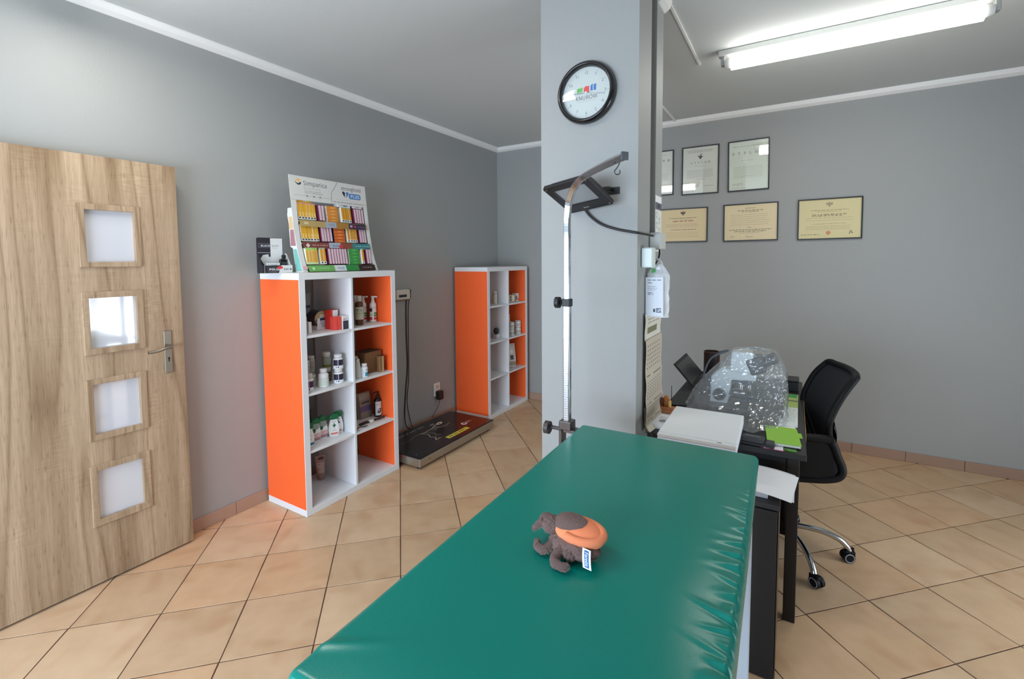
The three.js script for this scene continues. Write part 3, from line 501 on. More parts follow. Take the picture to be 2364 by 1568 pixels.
  for (const [a, b, c, k] of [[0.27, 0.345, '#d8b98f', 0], [0.165, 0.265, '#a8787c', 1], [0.01, 0.145, '#79b9b0', 2]]) part(wing, 'side_print', extr([[fx(a) - 0.008, a], [fx(b) - 0.008, b], [[0.194, 0.204, 0.228][k], b], [[0.194, 0.204, 0.252][k], a]], 0.0008), M(c, 0.5), [0, 0, 0.0031]);
  solid(0.006, DW - 0.006, 0, 0.385, CARDIN, 'back_panel', -0.066);
  const strips = [
    [0.288, 0.327, (g, w, h) => { g.fillStyle = '#b39a63'; g.fillRect(0, 0, w, h); g.fillStyle = '#a7abb2'; g.fillRect(w * 0.35, 0, w * 0.16, h); g.fillStyle = '#a97a36'; g.fillRect(w * 0.51, 0, w * 0.19, h); g.fillStyle = '#d8c696'; g.fillRect(60, 20, 60, 34); text(g, 'PLUS', w * 0.4, h / 2, 36, '#5f87b5', 'sans-serif', 'bold'); rr(g, w * 0.7, 4, w * 0.28, h - 6, 6, '#2f2440'); g.fillStyle = '#b8a9c4'; g.fillRect(w * 0.72, 24, 40, 34); g.fillStyle = '#c0394f'; g.beginPath(); g.arc(w * 0.8, h / 2, 20, 0, 7); g.fill(); scribble(g, w * 0.84, 34, 160, 2, 16, '#7b6b92', 7); }],
    [0.148, 0.19, (g, w, h) => { g.fillStyle = '#7a3d36'; g.fillRect(0, 0, w, h); g.fillStyle = '#a9b4c2'; g.fillRect(w * 0.36, 0, w * 0.17, h); g.fillStyle = '#8a4a38'; g.fillRect(w * 0.53, 0, w * 0.18, h); g.fillStyle = '#3a7f84'; g.fillRect(w * 0.71, 0, w * 0.29, h); g.fillStyle = '#e2d4cc'; g.save(); g.translate(70, h / 2); g.rotate(0.8); g.fillRect(-20, -20, 40, 40); g.restore(); scribble(g, 130, 34, 230, 1, 16, '#d3a9a0', 9); text(g, 'PLUS', w * 0.41, h / 2, 40, '#46699a', 'sans-serif', 'bold'); g.fillStyle = '#dd3344'; g.beginPath(); g.arc(w * 0.53, h * 0.6, 28, 0, 7); g.fill(); scribble(g, w * 0.76, 36, 260, 1, 16, '#a8d5d2', 9); }],
    [0.004, 0.043, (g, w, h) => { g.fillStyle = '#6fae5e'; g.fillRect(0, 0, w, h); g.fillStyle = '#d7dbdc'; g.fillRect(w * 0.36, 0, w * 0.17, h); g.fillStyle = '#2f8d46'; g.fillRect(w * 0.53, 0, w * 0.2, h); g.fillStyle = '#35211d'; g.fillRect(w * 0.73, 0, w * 0.27, h); g.fillStyle = '#b9e2ad'; g.save(); g.translate(70, h / 2); g.rotate(0.8); g.fillRect(-18, -18, 36, 36); g.restore(); scribble(g, 130, 36, 200, 1, 16, '#b9e2ad', 7); text(g, 'PLUS', w * 0.41, h / 2, 40, '#6a8fbe', 'sans-serif', 'bold'); scribble(g, w * 0.8, 36, 190, 1, 16, '#b7a49c', 9); }]];
  strips.forEach(([a, b, dr]) => {
    const s = part(o, 'tray_front', curveSheet(0.034, DW - 0.03, a, b, 0.012, 3), T(canvasTex(1024, 84, dr), 0.4));
    const yb = a + 0.02; part(o, 'tray_floor', box(0.066, 0.003, DW - 0.064, 0.0008), CARD, [fx(yb) - 0.027, yb + 0.012, -DW / 2 + 0.002]);
  });
  part(o, 'side_print', new THREE.PlaneGeometry(0.03, 0.02).rotateY(Math.PI / 2), M('#e5a9ac', 0.5), [0.3185, 0.03, -0.018], [0, 0, 0.36]);
  // small cartons; each one a thing
  const face = (draw, bg) => T(canvasTex(48, 192, (g, w, h) => { g.fillStyle = bg; g.fillRect(0, 0, w, h); draw(g, w, h); }), 0.42);
  const KT = {
    yellow: [face((g) => { g.fillStyle = '#e08a86'; g.fillRect(0, 0, 48, 14); g.fillStyle = '#f0cf7a'; g.fillRect(22, 110, 20, 50); g.fillStyle = '#efefe6'; g.fillRect(0, 164, 48, 28); g.fillStyle = '#2b2f3a'; g.fillRect(6, 168, 36, 16); }, '#e3a71c'), M('#eeeae0', 0.5)],
    amber: [face((g) => { g.fillStyle = '#7fc4b4'; g.fillRect(0, 0, 48, 10); g.fillStyle = '#d07a2c'; g.fillRect(34, 12, 14, 150); g.fillStyle = '#e9ece4'; g.fillRect(0, 160, 48, 32); g.fillStyle = '#33424a'; g.fillRect(8, 166, 30, 16); }, '#dda22a'), M('#e9e4d4', 0.5)],
    pink: [face((g) => { g.fillStyle = '#8d2f5c'; g.fillRect(0, 0, 8, 192); g.fillStyle = '#5b1f3a'; g.fillRect(0, 0, 48, 8); g.fillStyle = '#d58fae'; g.fillRect(22, 20, 5, 150); }, '#e2cdd3'), M('#7a2c50', 0.5)],
    lime: [face((g) => { g.fillStyle = '#9ccf6a'; g.fillRect(0, 0, 48, 26); g.fillStyle = '#e3a24a'; g.fillRect(8, 40, 30, 130); g.fillStyle = '#cfe6b0'; g.fillRect(0, 172, 48, 20); }, '#e8c04a'), M('#dfe9cf', 0.5)],
  };
  const flat = (c, c2) => T(canvasTex(192, 48, (g) => { g.fillStyle = c; g.fillRect(0, 0, 192, 48); g.fillStyle = c2; g.beginPath(); g.ellipse(110, 22, 44, 8, 0.1, 0, 7); g.fill(); scribble(g, 20, 34, 120, 1, 8, c2, 4); }), 0.42);
  const FT = { gold: [flat('#e08a2e', '#f2bb66'), M('#f0efec', 0.5)], orange: [flat('#e06a22', '#f49a5c'), M('#2b3a5c', 0.5)], green: [flat('#2f9a3c', '#6cc46c'), M('#eef1ee', 0.5)] };
  const lean = 0.16, rows = [
    [0.327, 'top', [['yellow', 6], ['pink', 2], ['gold', 5], ['amber', 4], ['pink', 4]]],
    [0.19, 'middle', [['yellow', 6], ['pink', 4], ['orange', 5], ['amber', 4], ['pink', 3]]],
    [0.043, 'bottom', [['lime', 4], ['amber', 2], ['pink', 7], ['green', 5], ['amber', 1], ['pink', 2]]]];
  const words = { yellow: 'yellow', amber: 'amber and white', pink: 'pink and white', lime: 'lime and yellow', gold: 'golden orange', orange: 'deep orange', green: 'bright green' };
  const upG = new RoundedBoxGeometry(0.0195, 0.105, 0.05, 1, 0.0006), flG = new RoundedBoxGeometry(0.088, 0.0205, 0.07, 1, 0.0006), upF = new THREE.PlaneGeometry(0.0192, 0.1045), flF = new THREE.PlaneGeometry(0.0875, 0.02);
  for (const [y0, row, list] of rows) {
    let u = 0.043; const yb = y0 + 0.002, total = list.reduce((s, [k, n]) => s + (FT[k] ? 0.092 : n * 0.0212), 0), gapU = Math.max(0, (DW - 0.08 - total) / Math.max(1, list.length - 1));
    list.forEach(([k, n], bi) => {
      const bay = list.filter(([q]) => q === k).length > 1 ? (list.findIndex(([q]) => q === k) === bi ? 'left' : 'right') : '';
      for (let i = 0; i < n; i++) {
        const fl = FT[k];
        const lab = fl ? `${['lowest', 'second lowest', 'middle', 'second highest', 'topmost'][i]} flat ${words[k]} carton stacked in the ${row} display row` : `${n === 1 ? 'single' : ['first', 'second', 'third', 'fourth', 'fifth', 'sixth', 'seventh'][i]} ${words[k]} carton from left, ${bay ? bay + ' run of ' : ''}${row} display row`;
        const c = thing('medicine_carton', lab, 'carton', fl ? [fx(y0) - 0.046 - i * 0.003, Y0 + yb + 0.0002 + i * 0.0215, Z0 - u - 0.046] : [fx(y0) - 0.03 + rnd(-0.0015, 0.0015), Y0 + yb, Z0 - u - 0.0106], Math.PI / 2, fl ? `${words[k]} cartons stacked flat, ${row} row` : `${words[k]} cartons, ${bay} ${row} row`);
        const tilt = fl ? 0 : -lean, dy = fl ? 0.0105 : 0.0535;
        const b = part(c, 'carton_body', fl ? flG : upG, (fl ?? KT[k])[1], [0, dy, fl ? 0 : -0.008], [tilt, 0, 0]);
        part(b, 'front_print', fl ? flF : upF, (fl ?? KT[k])[0], [0, 0, (fl ? 0.035 : 0.025) + 0.0004]);
        if (!fl) u += 0.0212;
      }
      if (FT[k]) u += 0.092; u += gapU;
    });
  }
  // longer cartons laid on top of the rows
  const lay = (lab, x, y, z, w, h, d, m, tx) => carton('medicine_carton', lab, 'carton', [x, Y0 + y, z], w, h, d, m, { tex: tx });
  lay('white carton with violet print lying on the amber cartons of the top row', 0.19, 0.438, Z0 - 0.405, 0.1, 0.018, 0.05, M('#e9e6ea', 0.5), flat('#e4e2e6', '#58406e'));
  lay('white carton with dark edge lying on the outermost pink cartons, top row', 0.19, 0.438, Z0 - 0.51, 0.085, 0.018, 0.05, M('#4a3a55', 0.5), flat('#dcd9de', '#a29bb0'));
  lay('yellow carton lying across the yellow cartons of the top row', 0.185, 0.438, Z0 - 0.1, 0.1, 0.022, 0.05, M('#d6a93a', 0.5), flat('#d9a428', '#f0d58a'));
  lay('white and lime carton lying on the pink cartons of the bottom row, left one', 0.225, 0.154, Z0 - 0.215, 0.08, 0.026, 0.05, M('#cfe0bf', 0.5), flat('#eef0ea', '#6d8a55'));
  lay('white and lime carton lying on the pink cartons of the bottom row, right one', 0.225, 0.154, Z0 - 0.3, 0.08, 0.026, 0.05, M('#cfe0bf', 0.5), flat('#eef0ea', '#7a2c50'));
}
// small black and white display
{
  const o = thing('dispenser_box', 'small black and white cardboard dispenser left of the counter display', 'display', [0.2, 1.4705, 2.81], Math.PI / 2 - 0.12);
  const back = T(canvasTex(256, 400, (g, w, h) => {
    g.fillStyle = '#d5d7d6'; g.fillRect(0, 0, w, h); g.fillStyle = '#1f1e26'; g.fillRect(0, 0, 132, h); g.strokeStyle = '#8d8c96'; g.lineWidth = 3; g.strokeRect(18, 62, 114, 48);
    text(g, 'BLACK', 36, 88, 30, '#d9d9de', 'sans-serif', 'bold'); text(g, 'WHITE', 146, 90, 24, '#55565a', 'sans-serif'); g.fillStyle = '#b9b4be'; g.fillRect(6, 166, 120, 5); scribble(g, 146, 112, 70, 1, 8, '#8f9090', 4);
    g.fillStyle = '#c9cfd0'; g.beginPath(); g.moveTo(56, 196); g.lineTo(110, 186); g.lineTo(116, 220); g.lineTo(132, 214); g.lineTo(132, 300); g.lineTo(70, 320); g.lineTo(30, 240); g.fill();
  }), 0.4);
  const fr = T(canvasTex(256, 90, (g, w, h) => {
    g.fillStyle = '#d3d6d4'; g.fillRect(0, 0, w, h); g.fillStyle = '#201f28'; g.beginPath(); g.moveTo(0, 0); g.lineTo(150, 0); g.lineTo(126, h); g.lineTo(0, h); g.fill();
    g.strokeStyle = '#77757e'; g.lineWidth = 2; g.strokeRect(28, 22, 100, 46); text(g, 'POLID', 38, 46, 34, '#e4e4e8', 'sans-serif', 'bold'); text(g, 'RM', 172, 46, 30, '#5d6062', 'sans-serif', 'bold');
    g.fillStyle = '#5d6062'; g.fillRect(226, 42, 24, 8); g.fillRect(234, 34, 8, 24); g.fillStyle = '#d6363d'; g.beginPath(); g.ellipse(140, 26, 26, 17, -0.1, 0, 7); g.fill(); scribble(g, 34, 76, 90, 1, 6, '#9a98a0', 3);
  }), 0.4);
  const sh = roundRectShape(0.155, 0.212, 0.012);
  part(o, 'back_card', new THREE.ExtrudeGeometry(sh, { depth: 0.002, bevelEnabled: false }), M('#2a2931', 0.5), [0, 0.106, -0.03]);
  part(o, 'back_print', new THREE.PlaneGeometry(0.15, 0.207), back, [0, 0.106, -0.0273]);
  part(o, 'front_wall', box(0.165, 0.046, 0.002, 0.0006), M('#d3d6d4', 0.45), [0.012, 0.023, 0.05]);
  part(o, 'front_print', new THREE.PlaneGeometry(0.164, 0.045), fr, [0.012, 0.023, 0.0515]);
  part(o, 'side_wall', extr([[-0.03, 0], [0.05, 0], [0.05, 0.046], [0.03, 0.05], [-0.01, 0.11], [-0.03, 0.12]], 0.002).rotateY(-Math.PI / 2), M('#22212a', 0.5), [-0.075, 0, 0]);
  part(o, 'side_wall', extr([[-0.03, 0], [0.05, 0], [0.05, 0.046], [0.03, 0.05], [-0.01, 0.11], [-0.03, 0.12]], 0.002).rotateY(-Math.PI / 2), M('#d9dbda', 0.5), [0.094, 0, 0]);
  part(o, 'base', box(0.165, 0.002, 0.08, 0.0005), BLACK, [0.01, 0.001, 0.01]);
  const b = thing('polish_bottle', 'small black flat bottle leaning in the black and white dispenser', 'bottle', [0.212, 1.475, 2.752], Math.PI / 2 - 0.12);
  part(b, 'body', box(0.042, 0.078, 0.02, 0.005), BLACKGLOSS, [0, 0.04, 0], [0, 0, -0.06]); part(b, 'cap', box(0.022, 0.024, 0.016, 0.003), BLACK, [0.006, 0.092, 0], [0, 0, -0.06]);
  part(b, 'label', new THREE.PlaneGeometry(0.034, 0.05), T(labelTex(64, 96, '#22232a', (g) => { scribble(g, 8, 14, 48, 4, 18, '#7e8288', 5, 0.1); })), [0, 0.038, 0.0108], [0, 0, -0.06]);
  const wc = carton('white_carton', 'small white printed carton inside the black and white dispenser', 'carton', [0.215, 1.4735, 2.82], 0.075, 0.058, 0.03, M('#d3d8da', 0.5), { ry: Math.PI / 2 - 0.12, tex: T(labelTex(128, 96, '#d2d8d9', (g) => { scribble(g, 40, 20, 70, 1, 10, '#7f878a', 5); scribble(g, 20, 54, 90, 1, 10, '#6c7478', 7); })) });
}

// ---------------------------------------------------------------- floor scale, its readout, socket and cords
{
  const o = thing('floor_scale', 'low black topped animal scale with a steel rim on the tiled floor', 'scale', [0.335, 0, 1.49], 0.0);
  const w = 0.5, l = 0.98;
  part(o, 'steel_rim', box(w, 0.062, l, 0.006), STEEL, [0, 0.055, 0]);
  const mat = T(canvasTex(1024, 512, (g, W2, H2) => {
    g.fillStyle = '#15141a'; g.fillRect(0, 0, W2, H2); g.fillStyle = '#1c1015'; g.fillRect(660, 0, 364, H2);
    scribble(g, 60, 58, 480, 1, 20, '#a9a6a8', 11, 0);
    g.strokeStyle = '#cfc9b4'; g.lineCap = 'round';
    const st = (pts, lw, c = '#b9b39c') => { g.strokeStyle = c; g.lineWidth = lw; g.beginPath(); pts.forEach(([x, y], i) => (i ? g.lineTo(x, y) : g.moveTo(x, y))); g.stroke(); };
    st([[150, 180], [230, 190], [300, 165], [380, 160], [440, 190]], 5, '#8d8878'); st([[380, 165], [450, 175], [540, 165], [600, 140], [660, 130]], 9);
    st([[400, 170], [420, 230], [380, 290], [400, 330], [360, 370], [420, 372]], 8); st([[440, 180], [470, 250], [450, 300], [480, 330]], 6, '#9a957f');
    st([[580, 150], [640, 200], [700, 215], [760, 200]], 6); st([[560, 160], [620, 220], [690, 240]], 5, '#9a957f');
    for (let k = 0; k < 7; k++) st([[520 + k * 14, 165 - k * 3], [530 + k * 14, 205 - k * 2], [545 + k * 13, 215 - k * 2]], 3, '#a8a28c');
    g.fillStyle = '#d5cfb9'; g.beginPath(); g.ellipse(690, 130, 44, 24, -0.2, 0, 7); g.fill(); st([[640, 120], [600, 96], [650, 90]], 8); g.fillStyle = '#15141a'; g.beginPath(); g.arc(686, 134, 9, 0, 7); g.fill();
    rr(g, 440, 404, 300, 52, 4, '#d8d24a'); g.fillStyle = '#3c3a1c'; scribble(g, 470, 424, 240, 1, 20, '#4a4718', 11, 0);
    g.fillStyle = '#e6e2e0'; g.beginPath(); g.arc(800, 340, 30, 0, 7); g.fill(); g.fillStyle = '#1c1015'; g.beginPath(); g.arc(806, 336, 14, 0, 7); g.fill(); scribble(g, 838, 322, 70, 2, 18, '#d9cfd0', 9, 0); scribble(g, 920, 330, 60, 1, 14, '#8f2c38', 5, 0);
    g.fillStyle = '#5a7d88'; g.beginPath(); g.arc(40, 440, 8, 0, 7); g.fill();
  }), 0.3, { clearcoat: 0.3 });
  part(o, 'rubber_mat', box(w - 0.004, 0.006, l - 0.004, 0.002), BLACK, [0, 0.0885, 0]);
  part(o, 'mat_print', new THREE.PlaneGeometry(l - 0.02, w - 0.02).rotateX(-Math.PI / 2).rotateY(Math.PI / 2), mat, [0, 0.0922, 0]);
  for (const sx of [-1, 1]) for (const sz of [-1, 1]) part(o, 'foot', cyl(0.02, 0.022, 0.024, 16), BLACK, [sx * 0.2, 0.012, sz * 0.44]);
  part(o, 'rivet', cyl(0.004, 0.004, 0.002, 10).rotateZ(Math.PI / 2), BLACK, [w / 2 + 0.001, 0.055, 0.38]);
  const r = thing('scale_readout', 'small cream and grey scale readout fixed to the wall beside the shelf unit', 'readout', [0.001, 1.25, 1.56]);
  part(r, 'bracket', box(0.03, 0.01, 0.16, 0.003), M('#6f6a66', 0.5), [0.015, -0.045, 0]); part(r, 'body', box(0.05, 0.085, 0.16, 0.008), M('#cfcabc', 0.45), [0.025, 0, 0]);
  part(r, 'screen', box(0.004, 0.022, 0.09, 0.001), M('#2d3338', 0.2), [0.0505, -0.01, 0.01]); part(r, 'side_cover', box(0.046, 0.08, 0.012, 0.003), M('#33302f', 0.5), [0.025, 0, -0.083]);
  const cord = M('#191617', 0.5);
  single('power_cable', 'black cord running down the wall from the readout to the scale, nearer the shelf unit', 'cord', tube([[0.03, 1.285, 1.475], [0.02, 1.292, 1.46], [0.008, 1.2, 1.482], [0.007, 0.95, 1.492], [0.007, 0.6, 1.488], [0.007, 0.4, 1.515], [0.016, 0.15, 1.54], [0.045, 0.096, 1.55], [0.09, 0.094, 1.56]], 0.0045, 70), cord, null, null, 'cords of the scale');
  single('power_cable', 'black cord hanging in a loose loop beside the straighter one, farther from the shelf unit', 'cord', tube([[0.03, 1.28, 1.46], [0.02, 1.285, 1.44], [0.008, 1.15, 1.46], [0.007, 0.8, 1.468], [0.007, 0.5, 1.475], [0.007, 0.3, 1.5], [0.014, 0.12, 1.47], [0.025, 0.05, 1.45], [0.06, 0.012, 1.42]], 0.003, 70), cord, null, null, 'cords of the scale');
  const s = thing('wall_socket', 'white wall socket above the floor scale', 'socket', [0.0005, 0.315, 1.102]);
  part(s, 'plate', box(0.012, 0.125, 0.085, 0.004), M('#e4e0d6', 0.4), [0.006, 0, 0]); part(s, 'insert', cyl(0.021, 0.021, 0.004, 24).rotateZ(Math.PI / 2), M('#c9c5ba', 0.4), [0.0125, 0.028, 0]);
  part(s, 'hole', merge([cyl(0.003, 0.003, 0.003, 10).rotateZ(Math.PI / 2).translate(0.0145, 0.028, 0.009), cyl(0.003, 0.003, 0.003, 10).rotateZ(Math.PI / 2).translate(0.0145, 0.028, -0.009)]), BLACK);
  const a = thing('power_adapter', 'dark brown power adapter plugged into the wall socket', 'adapter', [0.0135, 0.265, 1.1]);
  part(a, 'body', box(0.055, 0.085, 0.06, 0.012), M('#231a19', 0.4), [0.0275, 0, 0]); part(a, 'cord', tube([[0.03, -0.04, 0.004], [0.028, -0.09, 0.02], [0.02, -0.15, 0.07], [0.02, -0.19, 0.11]], 0.003, 24, 6), M('#3a3532', 0.5));
}

// ---------------------------------------------------------------- examination table (its own axes: x across, z along)
const TA = 0.022, TY = 0.92, TC = Math.cos(TA), TSn = Math.sin(TA);
const tw = (x, y, z) => [2.207 + x * TC + z * TSn, y, 2.845 - x * TSn + z * TC];   // table axes -> world, from the far left pad corner
{
  const PW = 0.6, PL = 1.24, PT = 0.055;
  const o = thing('examination_table', 'examination table with a green padded vinyl top and a grey steel frame', 'table', tw(PW / 2, 0, PL / 2), TA);
  // pad: rounded slab, puckered along the right edge where the vinyl is pulled over
  let g = new THREE.BoxGeometry(PW, PT, PL, 150, 6, 320); g.deleteAttribute('uv'); g.deleteAttribute('normal'); g = mergeVertices(g, 1e-5);
  const p = g.attributes.position, R = 0.017, uv = [];
  const ridges = []; for (let z = -PL / 2 + 0.2; z < PL / 2; z += rnd(0.014, 0.05)) ridges.push([z, rnd(0.0025, 0.0078) * Math.min(1, (z + PL / 2 - 0.15) * 2.2), rnd(0.004, 0.011), rnd(0.03, 0.105), rnd(-0.35, 0.25)]);
  for (let i = 0; i < p.count; i++) {
    const v = V(p.getX(i), p.getY(i), p.getZ(i)), q = V(Math.max(-PW / 2 + R, Math.min(PW / 2 - R, v.x)), Math.max(-PT / 2 + R, Math.min(PT / 2 - R, v.y)), Math.max(-PL / 2 + R, Math.min(PL / 2 - R, v.z)));
    const d = v.clone().sub(q); if (d.length() > 1e-6) { d.normalize().multiplyScalar(R); v.copy(q).add(d); }
    if (v.y > -PT / 4) {
      const e = PW / 2 - v.x, ez = PL / 2 - Math.abs(v.z), ex = PW / 2 - Math.abs(v.x), top = Math.max(0, Math.min(1, (v.y + PT / 4) / (PT * 0.6)));
      const cr = (d) => 1 - Math.pow(1 - Math.min(1, d / 0.15), 2.2); let h = 0.006 * cr(ex) * cr(ez) - 0.003 + noise.noise(v.x * 5, v.z * 5, 1) * 0.0012;
      for (const [z, a, wd, reach, sl] of ridges) { const dz = v.z - z - sl * Math.max(0, e - 0.01); if (Math.abs(dz) < wd * 4) { const f = e < 0.012 ? e / 0.012 : Math.max(0, 1 - (e - 0.012) / reach); h += a * f * f * (Math.exp(-dz * dz / (2 * wd * wd)) - 0.45 * Math.exp(-Math.pow(dz - wd * 1.6, 2) / (2 * wd * wd))); } }
      const e2 = PW / 2 + v.x, t2 = v.z - PL / 2 + 0.06; h += 0.003 * Math.exp(-Math.pow((t2 + e2 * 0.5) / 0.012, 2)) * Math.max(0, 1 - e2 / 0.13);
      v.y += h * top;
    }
    p.setXYZ(i, v.x, v.y, v.z); uv.push(v.x, v.z);
  }
  g.setAttribute('uv', new THREE.Float32BufferAttribute(uv, 2)); g.computeVertexNormals();
  const grainB = canvasTex(512, 512, (gg, w, h) => { const d = gg.createImageData(w, h); for (let i = 0; i < w * h; i++) { const x = i % w, y = (i / w) | 0, n = noise.noise(x * 0.12, y * 0.12, 3) + noise.noise(x * 0.3, y * 0.3, 8) * 0.6; d.data[i * 4] = d.data[i * 4 + 1] = d.data[i * 4 + 2] = 128 + n * 70; d.data[i * 4 + 3] = 255; } gg.putImageData(d, 0, 0); }, false);
  grainB.repeat.set(6, 6);
  part(o, 'pad', g, new THREE.MeshPhysicalMaterial({ color: '#007c6e', roughness: 0.25, bumpMap: grainB, bumpScale: 0.00012, specularIntensity: 0.68 }), [0, TY - PT / 2 - 0.0035, 0]);
  part(o, 'board', box(PW - 0.012, 0.012, PL - 0.012, 0.002), M('#8a7a5c', 0.7), [0, TY - PT - 0.0085, 0]);
  const grey = M('#aab6c0', 0.45);
  for (const sx of [-1, 1]) for (const sz of [-1, 1]) { const l = part(o, 'leg', box(0.035, TY - PT - 0.055, 0.035, 0.004), grey, [sx * 0.272, (TY - PT - 0.055) / 2 + 0.02, sz * 0.52]); part(l, 'rubber_foot', cyl(0.02, 0.023, 0.022, 16), BLACK, [0, -(TY - PT - 0.055) / 2 - 0.009, 0]); }
  for (const sx of [-1, 1]) part(o, 'side_rail', box(0.03, 0.04, 1.0, 0.003), grey, [sx * 0.272, TY - PT - 0.036, 0]);
  for (const sz of [-1, 1]) part(o, 'end_rail', box(0.522, 0.04, 0.03, 0.003), grey, [0, TY - PT - 0.036, sz * 0.52]);
  part(o, 'stretcher', box(0.025, 0.025, 1.0, 0.003), grey, [-0.278, 0.25, 0]); part(o, 'stretcher', box(0.522, 0.025, 0.025, 0.003), grey, [0, 0.25, 0.52]);
}
// grooming post with hook, clamped to the far left corner
{
  const px = 2.147, pz = 2.845;
  const o = thing('grooming_post', 'chrome square tube post with a bent arm, clamped to the table corner', 'post', [px, 0, pz]);
  const sq = (s, pts, n) => { const sh = roundRectShape(s, s, s * 0.16); return new THREE.ExtrudeGeometry(sh, { steps: n, bevelEnabled: false, extrudePath: pts }); };
  const d = V(0.77, 0, 0.63), line = new THREE.CatmullRomCurve3([V(0, 1.36, 0), V(0, 1.5, 0), V(0, 1.62, 0), V(0, 1.7, 0), V(0.012, 1.755, 0.01), V(0.045, 1.802, 0.037), V(0.09, 1.826, 0.074), V(0.15, 1.837, 0.123), V(0.215, 1.843, 0.176), V(0.295, 1.848, 0.241)], false, 'centripetal');
  part(o, 'upper_tube', sq(0.0225, line, 70), CHROME);
  const low = part(o, 'lower_tube', box(0.026, 0.5, 0.026, 0.004), CHROME, [0, 1.135, 0]);
  part(low, 'scale_marks', new THREE.PlaneGeometry(0.017, 0.33), T(canvasTex(32, 512, (g) => { g.fillStyle = '#c3c6ca'; g.fillRect(0, 0, 32, 512); g.fillStyle = '#7f858c'; for (let y = 4; y < 512; y += 14) g.fillRect(0, y, y % 70 < 14 ? 32 : 22, 3); }), 0.3, { metalness: 0.7 }), [0, -0.06, 0.0135]);
  part(o, 'end_cap', box(0.025, 0.025, 0.006, 0.002), M('#55585c', 0.5), [0.297, 1.848, 0.243], [0, 0.885, 0]);
  const kn = part(o, 'knob', merge([cyl(0.022, 0.022, 0.016, 10).rotateZ(Math.PI / 2).translate(-0.035, 0, 0.01), cyl(0.006, 0.01, 0.022, 10).rotateZ(Math.PI / 2).translate(-0.02, 0, 0.005), box(0.032, 0.03, 0.032, 0.003)]), BLACK, [0, 1.375, 0]);
  part(o, 'clamp', merge([box(0.05, 0.035, 0.05, 0.004).translate(0, 0.9, 0), box(0.085, 0.012, 0.045, 0.002).translate(0.035, 0.88, 0.0), box(0.012, 0.09, 0.045, 0.002).translate(-0.02, 0.86, 0), box(0.1, 0.012, 0.045, 0.002).translate(0.03, 0.82, 0)]), M('#5c5552', 0.35, { metalness: 0.7 }));
  part(o, 'clamp_knob', merge([cyl(0.026, 0.026, 0.018, 8).rotateZ(Math.PI / 2).translate(-0.07, 0.885, 0.03), cyl(0.007, 0.007, 0.05, 10).rotateZ(Math.PI / 2).translate(-0.04, 0.885, 0.02)]), M('#3c3636', 0.45));
  const h = thing('s_hook', 'small dark S-shaped hook hanging from the post arm', 'hook', [px + 0.265, 1.846, pz + 0.217], 0.5); h.scale.setScalar(0.62);
  part(h, 'hook_wire', tube([[-0.014, -0.02, 0.0], [-0.011, -0.005, 0.0], [-0.005, 0.0135, 0.0], [0.008, 0.0135, 0], [0.014, -0.005, 0], [0.011, -0.022, 0], [0, -0.042, 0], [-0.012, -0.058, 0], [-0.006, -0.072, 0], [0.008, -0.074, 0], [0.015, -0.064, 0], [0.013, -0.052, 0]], 0.0028, 70, 8), M('#4a4d52', 0.35, { metalness: 0.7 }));
}
